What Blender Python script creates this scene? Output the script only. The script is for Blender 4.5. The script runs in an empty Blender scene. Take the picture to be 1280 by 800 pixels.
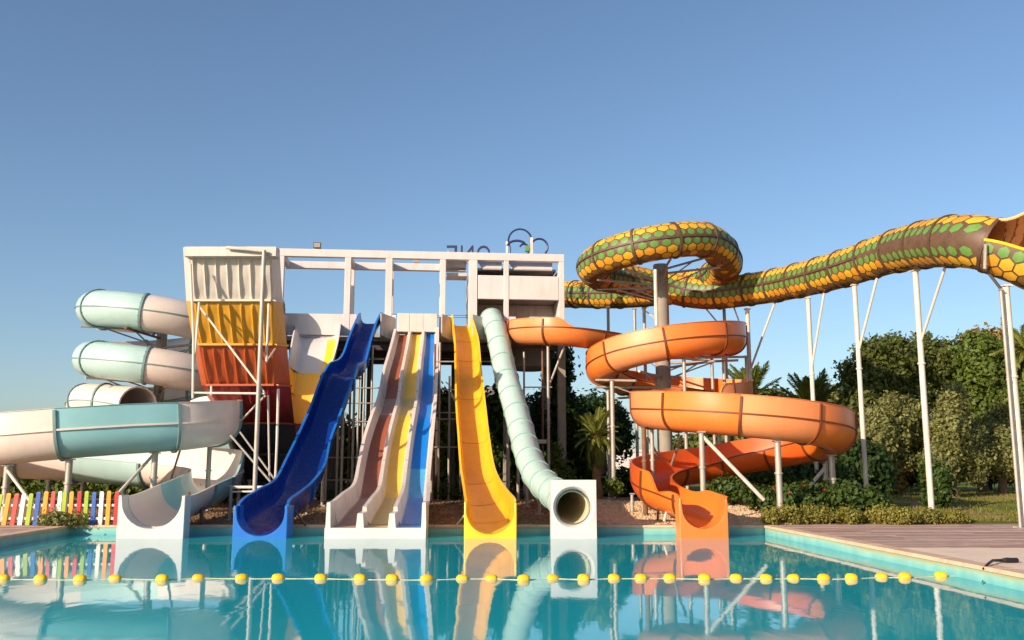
import bpy, math, random
import numpy as np
from mathutils import Vector, Matrix

# ---------------------------------------------------------------- camera, sky, sun, exposure
SC = bpy.context.scene
COL = SC.collection
PITCH = math.radians(9.05)
FPX = 1180.0                       # focal length in pixels of a 1280 px wide frame
CAMZ = 1.6
cam = bpy.data.cameras.new('camera')
cam.sensor_width = 36.0
cam.lens = 36.0 * FPX / 1280.0
cam.clip_end = 4000
camo = bpy.data.objects.new('camera', cam)
COL.objects.link(camo)
camo.location = (0, 0, CAMZ)
camo.rotation_euler = (math.pi / 2 + PITCH, 0, 0)
SC.camera = camo

SUN_EL = math.radians(18)
SUN_TO = Vector((-0.70, -0.714, 0)).normalized() * math.cos(SUN_EL) + Vector((0, 0, math.sin(SUN_EL)))
world = bpy.data.worlds.new('World')
SC.world = world
world.use_nodes = True
wn = world.node_tree.nodes
wl = world.node_tree.links
bg = wn['Background']
sky = wn.new('ShaderNodeTexSky')
sky.sky_type = 'NISHITA'
sky.sun_disc = False
sky.sun_elevation = SUN_EL
sky.sun_rotation = math.atan2(SUN_TO.x, SUN_TO.y)
sky.altitude = 0
sky.air_density = 0.95
sky.dust_density = 1.1
sky.ozone_density = 2.8
wl.new(sky.outputs[0], bg.inputs[0])
bg.inputs[1].default_value = 0.112
sun = bpy.data.lights.new('sun', 'SUN')
sun.energy = 4.8
sun.angle = math.radians(0.5)
sun.color = (1.0, 0.82, 0.65)
suno = bpy.data.objects.new('sun', sun)
COL.objects.link(suno)
suno.rotation_euler = (-SUN_TO).to_track_quat('-Z', 'Y').to_euler()
suno.location = (-30, -30, 30)
SC.view_settings.view_transform = 'Standard'
SC.view_settings.look = 'None'
SC.view_settings.exposure = 0.52
SC.view_settings.gamma = 1.0
SC.view_settings.use_curve_mapping = False
SC.render.engine = 'CYCLES'
SC.cycles.max_bounces = 8
SC.cycles.transparent_max_bounces = 12

R = random.Random(7)
NR = np.random.RandomState(11)
CP, SP = math.cos(PITCH), math.sin(PITCH)

# ---------------------------------------------------------------- helpers
def at(px, py, Y):
    """the point at distance Y from the viewpoint seen in that direction"""
    u = (px - 640) / FPX; v = (400 - py) / FPX
    yd = CP - v * SP; zd = SP + v * CP
    t = Y / yd
    return Vector((u * t, Y, CAMZ + zd * t))

def gp(px, py, z=0.0):
    """the point of a level plane seen in that direction"""
    u = (px - 640) / FPX; v = (400 - py) / FPX
    yd = CP - v * SP; zd = SP + v * CP
    t = (z - CAMZ) / zd
    return Vector((u * t, yd * t, z))

def lin(c):
    return tuple(((x / 255) / 12.92 if x / 255 <= 0.04045 else ((x / 255 + 0.055) / 1.055) ** 2.4) for x in c)

def sstep(a, b, x):
    t = min(1, max(0, (x - a) / (b - a)))
    return t * t * (3 - 2 * t)

def gh(x, y):
    """height of the ground"""
    return 0.46 * sstep(28.0, 37.0, y) + 0.05 * math.sin(x * 0.9) * sstep(28.5, 32, y) * (1 - sstep(45, 60, y))

def tag(o, label=None, cat=None, group=None, kind=None):
    if label: o['label'] = label
    if cat: o['category'] = cat
    if group: o['group'] = group
    if kind: o['kind'] = kind
    return o

def empty(name, loc=(0, 0, 0), rz=0.0, label=None, cat=None, group=None):
    o = bpy.data.objects.new(name, None)
    COL.objects.link(o)
    o.location = loc
    o.rotation_euler = (0, 0, rz)
    o.empty_display_size = 0.2
    return tag(o, label, cat, group)

def link_mesh(name, me, parent=None, world=True):
    o = bpy.data.objects.new(name, me)
    COL.objects.link(o)
    if parent is not None:
        o.parent = parent
        if world:
            m = Matrix.Identity(4)
            p = parent
            while p is not None:
                m = Matrix.LocRotScale(p.location, p.rotation_euler, p.scale) @ m
                p = p.parent
            mi = m.inverted()
            o.location = mi.to_translation()
            o.rotation_euler = mi.to_euler()
    return o

class MB:
    def __init__(self):
        self.v = []; self.f = []; self.m = []
    def add(self, vs, fs, mi=0):
        n = len(self.v)
        self.v.extend([tuple(p) for p in vs])
        for f in fs:
            self.f.append(tuple(n + i for i in f)); self.m.append(mi)
        return self
    def box(self, a, b, mi=0):
        (x0, y0, z0), (x1, y1, z1) = a, b
        vs = [(x0, y0, z0), (x1, y0, z0), (x1, y1, z0), (x0, y1, z0), (x0, y0, z1), (x1, y0, z1), (x1, y1, z1), (x0, y1, z1)]
        return self.add(vs, [(0, 3, 2, 1), (4, 5, 6, 7), (0, 1, 5, 4), (1, 2, 6, 5), (2, 3, 7, 6), (3, 0, 4, 7)], mi)
    def tube(self, pts, r, n=8, mi=0, caps=True):
        pts = [Vector(p) for p in pts]
        rs = r if isinstance(r, (list, tuple)) else [r] * len(pts)
        base = len(self.v)
        prev = None
        for i, p in enumerate(pts):
            t = (pts[min(i + 1, len(pts) - 1)] - pts[max(i - 1, 0)]).normalized()
            if prev is None:
                a = Vector((0, 0, 1)) if abs(t.z) < 0.9 else Vector((1, 0, 0))
                s = t.cross(a).normalized()
            else:
                s = (prev - t * prev.dot(t)).normalized()
            prev = s
            u = s.cross(t)
            for k in range(n):
                an = 2 * math.pi * k / n
                self.v.append(tuple(p + (s * math.cos(an) + u * math.sin(an)) * rs[i]))
        for i in range(len(pts) - 1):
            for k in range(n):
                k2 = (k + 1) % n
                self.f.append((base + i * n + k, base + i * n + k2, base + (i + 1) * n + k2, base + (i + 1) * n + k)); self.m.append(mi)
        if caps:
            self.f.append(tuple(base + k for k in range(n))[::-1]); self.m.append(mi)
            e = base + (len(pts) - 1) * n
            self.f.append(tuple(e + k for k in range(n))); self.m.append(mi)
        return self
    def loft(self, rings, closed=True, caps=True, mi=0):
        base = len(self.v); n = len(rings[0])
        for r in rings: self.v.extend([tuple(p) for p in r])
        for i in range(len(rings) - 1):
            for k in range(n if closed else n - 1):
                k2 = (k + 1) % n
                self.f.append((base + i * n + k, base + i * n + k2, base + (i + 1) * n + k2, base + (i + 1) * n + k)); self.m.append(mi)
        if caps and closed:
            self.f.append(tuple(base + k for k in range(n))[::-1]); self.m.append(mi)
            e = base + (len(rings) - 1) * n
            self.f.append(tuple(e + k for k in range(n))); self.m.append(mi)
        return self
    def mesh(self, name, mats, smooth=False, ang=None):
        me = bpy.data.meshes.new(name)
        me.from_pydata(self.v, [], self.f)
        if not isinstance(mats, (list, tuple)): mats = [mats]
        for m in mats: me.materials.append(m)
        me.polygons.foreach_set('material_index', self.m)
        if smooth:
            me.polygons.foreach_set('use_smooth', [True] * len(self.f))
            me.set_sharp_from_angle(angle=math.radians(ang or 40))
        me.update()
        return me
    def build(self, name, mats, parent=None, smooth=False, ang=None, world=True):
        return link_mesh(name, self.mesh(name, mats, smooth, ang), parent, world)

# ---------------------------------------------------------------- materials
MATS = {}
def mat(name, col, rough=0.5, var=0.12, scale=1.5, bump=0.0, bscale=30, spec=0.5, metal=0.0, dirt=0.0, dcol=(0.12, 0.09, 0.06), coat=0.0, streak=False, detail=5, hue=None):
    """a painted or natural surface: base colour with uneven tone, stains and fine relief, in object space"""
    m = bpy.data.materials.new(name); m.use_nodes = True
    nt = m.node_tree; N = nt.nodes; L = nt.links
    b = N['Principled BSDF']
    b.inputs['Roughness'].default_value = rough
    b.inputs['Specular IOR Level'].default_value = spec
    b.inputs['Metallic'].default_value = metal
    if coat: 
        b.inputs['Coat Weight'].default_value = coat
        b.inputs['Coat Roughness'].default_value = 0.12
    tc = N.new('ShaderNodeTexCoord')
    geo = N.new('ShaderNodeNewGeometry')
    src = geo.outputs['Position']
    n1 = N.new('ShaderNodeTexNoise'); n1.inputs['Scale'].default_value = scale; n1.inputs['Detail'].default_value = detail; n1.inputs['Roughness'].default_value = 0.6
    L.new(src, n1.inputs['Vector'])
    mr = N.new('ShaderNodeMapRange'); mr.inputs[1].default_value = 0.3; mr.inputs[2].default_value = 0.7
    mr.inputs[3].default_value = 1 - var; mr.inputs[4].default_value = 1 + var
    L.new(n1.outputs['Fac'], mr.inputs[0])
    mx = N.new('ShaderNodeMix'); mx.data_type = 'RGBA'; mx.blend_type = 'MULTIPLY'; mx.inputs[0].default_value = 1
    mx.inputs[6].default_value = (*col, 1)
    L.new(mr.outputs[0], mx.inputs[7])
    out = mx.outputs[2]
    if hue:
        n3 = N.new('ShaderNodeTexNoise'); n3.inputs['Scale'].default_value = scale * 0.37; n3.inputs['Detail'].default_value = 3
        L.new(src, n3.inputs['Vector'])
        r3 = N.new('ShaderNodeMapRange'); r3.inputs[1].default_value = 0.4; r3.inputs[2].default_value = 0.65
        L.new(n3.outputs['Fac'], r3.inputs[0])
        m3 = N.new('ShaderNodeMix'); m3.data_type = 'RGBA'
        L.new(r3.outputs[0], m3.inputs[0]); L.new(out, m3.inputs[6]); m3.inputs[7].default_value = (*hue, 1)
        out = m3.outputs[2]
    if dirt > 0:
        mp = N.new('ShaderNodeMapping')
        mp.inputs['Scale'].default_value = (3.0, 3.0, 0.45) if streak else (1, 1, 1)
        L.new(src, mp.inputs[0])
        n2 = N.new('ShaderNodeTexNoise'); n2.inputs['Scale'].default_value = 1.7; n2.inputs['Detail'].default_value = 7; n2.inputs['Roughness'].default_value = 0.7
        L.new(mp.outputs[0], n2.inputs['Vector'])
        r2 = N.new('ShaderNodeMapRange'); r2.inputs[1].default_value = 0.5; r2.inputs[2].default_value = 0.78; r2.inputs[3].default_value = 0; r2.inputs[4].default_value = dirt
        L.new(n2.outputs['Fac'], r2.inputs[0])
        m2 = N.new('ShaderNodeMix'); m2.data_type = 'RGBA'
        L.new(r2.outputs[0], m2.inputs[0]); L.new(out, m2.inputs[6]); m2.inputs[7].default_value = (*dcol, 1)
        out = m2.outputs[2]
        ra = N.new('ShaderNodeMath'); ra.operation = 'MULTIPLY_ADD'
        L.new(r2.outputs[0], ra.inputs[0]); ra.inputs[1].default_value = 0.35; ra.inputs[2].default_value = rough
        L.new(ra.outputs[0], b.inputs['Roughness'])
    L.new(out, b.inputs['Base Color'])
    if bump > 0:
        nb = N.new('ShaderNodeTexNoise'); nb.inputs['Scale'].default_value = bscale; nb.inputs['Detail'].default_value = 4
        L.new(src, nb.inputs['Vector'])
        bp = N.new('ShaderNodeBump'); bp.inputs['Strength'].default_value = bump; bp.inputs['Distance'].default_value = 0.02
        L.new(nb.outputs['Fac'], bp.inputs['Height'])
        L.new(bp.outputs[0], b.inputs['Normal'])
    MATS[name] = m
    return m

def gel(name, rgb, rough=0.32, dirt=0.25, var=0.07, dcol=None, hue=None):
    """gelcoat of a glass-fibre flume"""
    c = lin(rgb)
    d = dcol or tuple(x * 0.45 + 0.02 for x in c)
    return mat(name, c, rough, var, 0.9, 0.035, 9, 0.5, dirt=dirt, dcol=d, streak=True, hue=hue)

def leafmat(name, rgb, var=0.35, trans=0.3):
    m = bpy.data.materials.new(name); m.use_nodes = True
    nt = m.node_tree; N = nt.nodes; L = nt.links
    b = N['Principled BSDF']; outn = N['Material Output']
    geo = N.new('ShaderNodeNewGeometry')
    n1 = N.new('ShaderNodeTexNoise'); n1.inputs['Scale'].default_value = 0.7; n1.inputs['Detail'].default_value = 3
    L.new(geo.outputs['Position'], n1.inputs['Vector'])
    ad = N.new('ShaderNodeMath'); ad.operation = 'ADD'
    L.new(n1.outputs['Fac'], ad.inputs[0]); L.new(geo.outputs['Random Per Island'], ad.inputs[1])
    mr = N.new('ShaderNodeMapRange'); mr.inputs[1].default_value = 0.3; mr.inputs[2].default_value = 1.5
    mr.inputs[3].default_value = 1 - var; mr.inputs[4].default_value = 1 + var * 1.3
    L.new(ad.outputs[0], mr.inputs[0])
    mx = N.new('ShaderNodeMix'); mx.data_type = 'RGBA'; mx.blend_type = 'MULTIPLY'; mx.inputs[0].default_value = 1
    c = lin(rgb); mx.inputs[6].default_value = (*c, 1)
    L.new(mr.outputs[0], mx.inputs[7])
    L.new(mx.outputs[2], b.inputs['Base Color'])
    b.inputs['Roughness'].default_value = 0.55; b.inputs['Specular IOR Level'].default_value = 0.3
    tr = N.new('ShaderNodeBsdfTranslucent')
    mt = N.new('ShaderNodeMix'); mt.data_type = 'RGBA'; mt.blend_type = 'MULTIPLY'; mt.inputs[0].default_value = 1
    L.new(mx.outputs[2], mt.inputs[6]); mt.inputs[7].default_value = (1.25, 1.2, 0.5, 1)
    L.new(mt.outputs[2], tr.inputs['Color'])
    ms = N.new('ShaderNodeMixShader'); ms.inputs[0].default_value = trans
    L.new(b.outputs[0], ms.inputs[1]); L.new(tr.outputs[0], ms.inputs[2])
    L.new(ms.outputs[0], outn.inputs['Surface'])
    MATS[name] = m
    return m

M_WHITE = mat('white_plaster', lin((202, 194, 190)), 0.75, 0.05, 0.8, 0.15, 40, 0.3, dirt=0.28, dcol=lin((150, 128, 104)), streak=True)
M_WHITE2 = mat('white_plaster_aged', lin((186, 177, 170)), 0.75, 0.1, 0.8, 0.15, 40, 0.3, dirt=0.6, dcol=lin((130, 105, 85)), streak=True)
M_GREYWALL = mat('grey_render', lin((150, 145, 138)), 0.8, 0.1, 0.8, 0.1, 40, 0.3, dirt=0.4, streak=True)
M_CONC = mat('concrete', lin((150, 140, 126)), 0.85, 0.12, 2.0, 0.2, 30, 0.3, dirt=0.4, dcol=lin((95, 85, 74)), streak=True)
M_STEEL = mat('galvanised_steel', lin((168, 160, 148)), 0.5, 0.12, 4.0, 0.05, 40, 0.5, metal=0.25, dirt=0.35, dcol=lin((110, 82, 60)), streak=True)
M_STEELW = mat('white_painted_steel', lin((205, 195, 180)), 0.5, 0.08, 3.0, 0.05, 40, 0.5, dirt=0.45, dcol=lin((140, 105, 75)), streak=True)
M_DARKST = mat('dark_steel', lin((70, 62, 56)), 0.6, 0.15, 4.0, 0.05, 40, 0.5, metal=0.2)
M_RUST = mat('rusty_steel', lin((118, 84, 62)), 0.75, 0.2, 5.0, 0.15, 50, 0.3)
M_S1W = gel('ivory_gelcoat', (216, 202, 190), dirt=0.18, dcol=lin((180, 150, 125)))
M_S1T = gel('pale_turquoise_gelcoat', (168, 196, 190), dirt=0.2, dcol=lin((120, 160, 160)))
M_S1D = gel('deep_turquoise_gelcoat', (136, 184, 186), dirt=0.25, dcol=lin((140, 190, 195)))
M_S1F = mat('grey_green_flange', lin((112, 140, 138)), 0.5, 0.1, 4)
M_BLUE = gel('blue_gelcoat', (6, 48, 128), 0.26, dirt=0.3, dcol=lin((40, 82, 150)))
M_BLUEX = gel('bright_blue_gelcoat', (26, 104, 186), 0.3, dirt=0.2, dcol=lin((80, 150, 215)))
M_YEL = gel('yellow_gelcoat', (238, 176, 38), 0.3, dirt=0.5, dcol=lin((205, 128, 28)))
M_YELX = gel('clean_yellow_gelcoat', (246, 190, 44), 0.3, dirt=0.2, dcol=lin((230, 160, 36)))
M_PALE = gel('pale_green_gelcoat', (172, 198, 188), 0.4, dirt=0.5, dcol=lin((130, 165, 158)))
M_PALEF = mat('pale_green_flange', lin((150, 182, 172)), 0.5, 0.1, 4)
M_BOXW = gel('white_gelcoat', (204, 197, 192), 0.34, dirt=0.2, dcol=lin((190, 170, 145)))
M_TUBEIN = gel('stained_cream_gelcoat', (208, 190, 150), 0.4, dirt=0.5, dcol=lin((120, 100, 70)))
M_ORA = gel('orange_gelcoat', (226, 116, 38), 0.3, dirt=0.3, dcol=lin((205, 100, 42)), hue=lin((228, 128, 62)))
M_ORAF = gel('faded_orange_gelcoat', (228, 150, 96), 0.42, dirt=0.35, dcol=lin((208, 120, 70)), hue=lin((226, 138, 82)))
M_ORAD = gel('red_orange_gelcoat', (216, 92, 34), 0.3, dirt=0.3)
M_ORAFL = mat('orange_brown_flange', lin((112, 54, 20)), 0.55, 0.15, 4)
M_LB = gel('red_brown_lane', (142, 78, 50), 0.36, dirt=0.5, dcol=lin((118, 66, 46)))
M_LBF = gel('limescaled_brown_lane', (172, 130, 112), 0.5, dirt=0.6, dcol=lin((140, 85, 66)))
M_LY = gel('yellow_lane', (240, 186, 66), 0.32, dirt=0.35, dcol=lin((214, 160, 70)))
M_LYF = gel('limescaled_yellow_lane', (214, 180, 116), 0.5, dirt=0.6, dcol=lin((226, 170, 60)))
M_LU = gel('blue_lane', (22, 116, 200), 0.3, dirt=0.3, dcol=lin((20, 90, 165)))
M_LUF = gel('pale_blue_lane', (74, 156, 205), 0.4, dirt=0.5, dcol=lin((40, 125, 195)))
M_LW = gel('off_white_gelcoat', (206, 194, 184), 0.42, dirt=0.5, dcol=lin((165, 142, 125)))
M_PW = gel('panel_white', (196, 186, 174), 0.45, dirt=0.45, dcol=lin((150, 130, 110)))
M_PY = gel('panel_yellow', (196, 142, 36), 0.45, dirt=0.55, dcol=lin((170, 110, 24)))
M_PO = gel('panel_orange', (168, 76, 30), 0.45, dirt=0.55, dcol=lin((140, 50, 20)))
M_PR = gel('panel_red', (124, 24, 20), 0.45, dirt=0.5, dcol=lin((96, 16, 16)))
M_PG = gel('panel_charcoal', (62, 66, 72), 0.45, dirt=0.4, dcol=lin((40, 42, 46)))
M_SNB = mat('snake_brown', lin((96, 72, 52)), 0.5, 0.25, 2.5, 0.05, 20)
M_SNY = gel('scale_yellow', (218, 166, 44), 0.45, dirt=0.5, dcol=lin((196, 130, 44)))
M_SNO = gel('scale_amber', (212, 146, 40), 0.4, dirt=0.4, dcol=lin((170, 95, 36)))
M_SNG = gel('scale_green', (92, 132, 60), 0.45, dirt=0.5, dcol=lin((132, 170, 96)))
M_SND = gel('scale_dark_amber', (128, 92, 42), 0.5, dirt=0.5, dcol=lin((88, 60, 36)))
M_SNF = mat('snake_flange', lin((88, 64, 46)), 0.6, 0.2, 5)
M_TAN = gel('scale_tan', (232, 178, 120), 0.45, dirt=0.4, dcol=lin((200, 120, 60)))
M_TANB = mat('scale_gap_brown', lin((168, 92, 48)), 0.5, 0.2, 3)
M_NAVY = mat('navy_enamel', lin((30, 40, 78)), 0.45, 0.1, 3)
M_BLACK = mat('black_rubber', lin((28, 26, 26)), 0.6, 0.1, 8)

# ---------------------------------------------------------------- the setting: ground, pool, paving
WZ = -0.26                                     # water level
PB = gp(640, 657).y                            # back edge of the pool
cBL, cBR = gp(88, 657), gp(955, 657)
nL, nR = gp(0, 671), gp(1280, 718)
kL = (nL.x - cBL.x) / (nL.y - cBL.y)
kR = (nR.x - cBR.x) / (nR.y - cBR.y)
PN = 4.5                                       # near edge
def pl(y): return cBL.x + (y - PB) * kL
def pr(y): return cBR.x + (y - PB) * kR
CW = 0.34                                      # coping width

def soil_material():
    m = mat('sandy_soil', lin((158, 128, 98)), 0.95, 0.3, 1.2, 0.9, 9, 0.2, dirt=0.7, dcol=lin((96, 76, 52)), hue=lin((150, 122, 88)))
    return m
M_SOIL = soil_material()
M_GRASS = mat('lawn_grass', lin((112, 116, 44)), 0.95, 0.4, 1.6, 1.0, 26, 0.15, dirt=0.75, dcol=lin((140, 112, 62)), hue=lin((84, 100, 34)))
M_PAVE = mat('beige_paving', lin((232, 206, 182)), 0.85, 0.08, 1.4, 0.15, 30, 0.3, dirt=0.25, dcol=lin((160, 132, 106)))
M_COPE = mat('coping_stone', lin((208, 176, 146)), 0.8, 0.12, 3.0, 0.2, 25, 0.3, dirt=0.45, dcol=lin((150, 112, 82)))
M_PLANK = [mat('weathered_plank_%s' % w, lin(c), 0.8, 0.16, 2.2, 0.2, 18, 0.3, dirt=0.3, dcol=lin((96, 72, 60)))
           for w, c in (('brown', (166, 136, 120)), ('grey', (174, 148, 136)), ('dark', (152, 124, 110)), ('pale', (184, 156, 142)))]

ys = [-400, -60, -10, 0, PN] + [PN + (PB - PN) * i / 8 for i in range(1, 9)] + [PB + 0.4 + i * 0.8 for i in range(26)] + [50, 56, 64, 76, 100, 160, 300, 800, 2500]
mb = MB(); rows = []
for y in ys:
    yy = min(max(y, PN), PB)
    a, b = pl(yy), pr(yy)
    xs = [-2500, -600, -150, -60, -40] + [a - 14 + i * 2.0 for i in range(7)] + [a + (b - a) * i / 16 for i in range(17)] + [b + 2 + i * 2.0 for i in range(9)] + [45, 60, 150, 600, 2500]
    rows.append([(x, y, gh(x, y) - 0.012) for x in xs])
nx = len(rows[0]); ia, ib = 12, 28
vs = [p for r in rows for p in r]; fs = []
for j in range(len(ys) - 1):
    for i in range(nx - 1):
        if PN - 1e-6 <= ys[j] and ys[j + 1] <= PB + 1e-6 and ia <= i < ib: continue
        fs.append((j * nx + i, j * nx + i + 1, (j + 1) * nx + i + 1, (j + 1) * nx + i))
mb.add(vs, fs)
tag(mb.build('ground', M_SOIL, None, True, 80), kind='structure')

# lawn on the right, beyond the planting bed
mb = MB(); gx = [i * 2.5 for i in range(2, 13)] + [35, 45, 60, 90]; gy = [29.2, 31, 33, 35, 38, 42, 47, 54, 64, 80, 110, 150]
vs = []
for j, y in enumerate(gy):
    x0 = 8.4 + 0.5 * math.sin(j * 2.1) if y < 36 else 6.0
    for i in range(len(gx)):
        x = x0 + (90 - x0) * (i / (len(gx) - 1)) ** 1.8
        vs.append((x, y, gh(x, y) + 0.012))
n = len(gx)
mb.add(vs, [(j * n + i, j * n + i + 1, (j + 1) * n + i + 1, (j + 1) * n + i) for j in range(len(gy) - 1) for i in range(n - 1)])
tag(mb.build('lawn', M_GRASS, None, True, 80), kind='structure')

# pool basin
def pool_material():
    m = bpy.data.materials.new('pool_paint'); m.use_nodes = True
    nt = m.node_tree; N = nt.nodes; L = nt.links; b = N['Principled BSDF']
    geo = N.new('ShaderNodeNewGeometry')
    sep = N.new('ShaderNodeSeparateXYZ'); L.new(geo.outputs['Position'], sep.inputs[0])
    nz = N.new('ShaderNodeTexNoise'); nz.inputs['Scale'].default_value = 2.0; nz.inputs['Detail'].default_value = 6
    mp = N.new('ShaderNodeMapping'); mp.inputs['Scale'].default_value = (1.2, 1.2, 0.4); L.new(geo.outputs['Position'], mp.inputs[0]); L.new(mp.outputs[0], nz.inputs['Vector'])
    # stain below the coping and a pale scum line at the water, both with ragged edges
    ad0 = N.new('ShaderNodeMath'); ad0.operation = 'MULTIPLY_ADD'; ad0.inputs[1].default_value = 0.10
    L.new(nz.outputs['Fac'], ad0.inputs[0]); L.new(sep.outputs['Z'], ad0.inputs[2])
    nb = N.new('ShaderNodeTexNoise'); nb.inputs['Scale'].default_value = 0.16; nb.inputs['Detail'].default_value = 1; L.new(geo.outputs['Position'], nb.inputs['Vector'])
    nr = N.new('ShaderNodeMapRange'); nr.inputs[1].default_value = 0.42; nr.inputs[2].default_value = 0.62; nr.inputs[3].default_value = -0.03; nr.inputs[4].default_value = 0.045; L.new(nb.outputs['Fac'], nr.inputs[0])
    ad = N.new('ShaderNodeMath'); ad.operation = 'ADD'; L.new(ad0.outputs[0], ad.inputs[0]); L.new(nr.outputs[0], ad.inputs[1])
    r = N.new('ShaderNodeValToRGB')
    mr = N.new('ShaderNodeMapRange'); mr.inputs[1].default_value = -0.30; mr.inputs[2].default_value = 0.06
    L.new(ad.outputs[0], mr.inputs[0]); L.new(mr.outputs[0], r.inputs[0])
    e = r.color_ramp.elements
    e[0].position = 0.0; e[0].color = (*lin((84, 162, 166)), 1)
    e[1].position = 1.0; e[1].color = (*lin((176, 160, 112)), 1)
    for p, c in ((0.25, (100, 168, 168)), (0.5, (122, 180, 174)), (0.68, (142, 184, 168)), (0.80, (156, 172, 136)), (0.90, (172, 148, 100))):
        x = e.new(p); x.color = (*lin(c), 1)
    mx = N.new('ShaderNodeMix'); mx.data_type = 'RGBA'; mx.blend_type = 'MULTIPLY'; mx.inputs[0].default_value = 1
    m2 = N.new('ShaderNodeMapRange'); m2.inputs[1].default_value = 0.3; m2.inputs[2].default_value = 0.7; m2.inputs[3].default_value = 0.86; m2.inputs[4].default_value = 1.08
    L.new(nz.outputs['Fac'], m2.inputs[0]); L.new(r.outputs[0], mx.inputs[6]); L.new(m2.outputs[0], mx.inputs[7])
    L.new(mx.outputs[2], b.inputs['Base Color']); b.inputs['Roughness'].default_value = 0.6
    return m
M_POOL = pool_material()
ZB = -1.45
mb = MB()
o = 0.05
c = [(pl(PN) - o, PN - o), (pr(PN) + o, PN - o), (pr(PB) + o, PB + o), (pl(PB) - o, PB + o)]
ci = [(pl(PN), PN), (pr(PN), PN), (pr(PB), PB), (pl(PB), PB)]
vs = [(x, y, -0.055) for x, y in ci] + [(x, y, ZB) for x, y in ci] + [(x, y, -0.055) for x, y in c] + [(x, y, ZB - 0.1) for x, y in c]
fs = [(4, 5, 6, 7)]
for i in range(4):
    j = (i + 1) % 4
    fs += [(i, 4 + i, 4 + j, j), (8 + i, i, j, 8 + j), (8 + i, 8 + j, 12 + j, 12 + i)]
mb.add(vs, fs)
tag(mb.build('pool_basin', M_POOL), kind='structure')

# coping: each stone its own piece
cop = empty('pool_coping'); tag(cop, kind='structure')
def stone(a, b, w, m=M_COPE, z0=-0.055, z1=0.012, parent=cop, name='coping_stone', inn=0.03):
    a = Vector((a[0], a[1], 0)); b = Vector((b[0], b[1], 0)); t = (b - a).normalized(); nn = Vector((-t.y, t.x, 0))
    g = 0.006; p = [a + t * g - nn * inn, b - t * g - nn * inn, b - t * g + nn * w, a + t * g + nn * w]
    mbs = MB(); bv = 0.012
    vs = [(q.x, q.y, z0) for q in p] + [(q.x, q.y, z1 - bv) for q in p]
    ctr = sum(p, Vector()) / 4
    vs += [(q.x + (ctr.x - q.x) * 0.0 + (bv if (ctr - q).dot(t) > 0 else -bv) * t.x * 0.5 + (bv if (ctr - q).dot(nn) > 0 else -bv) * nn.x, q.y + (bv if (ctr - q).dot(t) > 0 else -bv) * t.y * 0.5 + (bv if (ctr - q).dot(nn) > 0 else -bv) * nn.y, z1) for q in p]
    mbs.add(vs, [(0, 3, 2, 1), (8, 9, 10, 11)] + [(i, (i + 1) % 4, 4 + (i + 1) % 4, 4 + i) for i in range(4)] + [(4 + i, 4 + (i + 1) % 4, 8 + (i + 1) % 4, 8 + i) for i in range(4)])
    return mbs.build(name, m, parent)
def edge_run(P, Q, step, w):
    P = Vector(P); Q = Vector(Q); n = max(1, int((Q - P).length / step))
    for i in range(n):
        a = P + (Q - P) * (i / n); b = P + (Q - P) * ((i + 1) / n)
        stone(a, b, w, z1=0.012 + R.uniform(-0.002, 0.002))
# walking each edge so that the stone lies on the outer side
edge_run((pl(PN), PN), (pl(PB), PB), 1.0, CW)
edge_run((pl(PB) - CW, PB), (pr(PB) + CW, PB), 1.0, CW)
edge_run((pr(PB), PB), (pr(PN), PN), 1.0, CW)
edge_run((pr(PN) + CW, PN), (pl(PN) - CW, PN), 1.0, CW)

# paving on the right: a pale apron and a plank deck, planks run left to right
YD0, YD1 = 20.2, PB + 0.9
mb = MB()
apr = [(pr(YD0) + CW + 0.004, YD0), (pr(PN) + CW + 0.004, PN), (60, PN), (60, YD0)]
mb.add([(x, y, 0.0) for x, y in apr] + [(x, y, -0.1) for x, y in apr], [(0, 1, 2, 3), (4, 5, 1, 0)])
tag(mb.build('paved_apron', M_PAVE), kind='structure')
deck = empty('plank_deck'); tag(deck, kind='structure')
npl = 38
for i in range(npl):
    y0 = YD0 + (YD1 - YD0) * i / npl + 0.006; y1 = YD0 + (YD1 - YD0) * (i + 1) / npl - 0.006
    x = pr(min(y0, PB)) + CW + 0.01
    if y0 > PB + CW: x = pr(PB) + 0.2
    first = True
    while x < 34:
        ln = R.uniform(2.2, 4.2) if not first else R.uniform(0.8, 3.6)
        first = False
        z = 0.006 + R.uniform(-0.004, 0.005)
        xa, xb = x + 0.004, x + ln - 0.004
        xa2 = pr(min(y1, PB)) + CW + 0.01 if (x == pr(min(y0, PB)) + CW + 0.01) else xa
        m = MB(); m.add([(xa, y0, -0.05), (xb, y0, -0.05), (xb, y1, -0.05), (xa2, y1, -0.05), (xa, y0, z), (xb, y0, z), (xb, y1, z), (xa2, y1, z)],
                        [(4, 5, 6, 7), (0, 1, 5, 4), (1, 2, 6, 5), (2, 3, 7, 6), (3, 0, 4, 7)])
        if x < 20: m.build('plank', R.choice(M_PLANK), deck)
        x += ln
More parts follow.
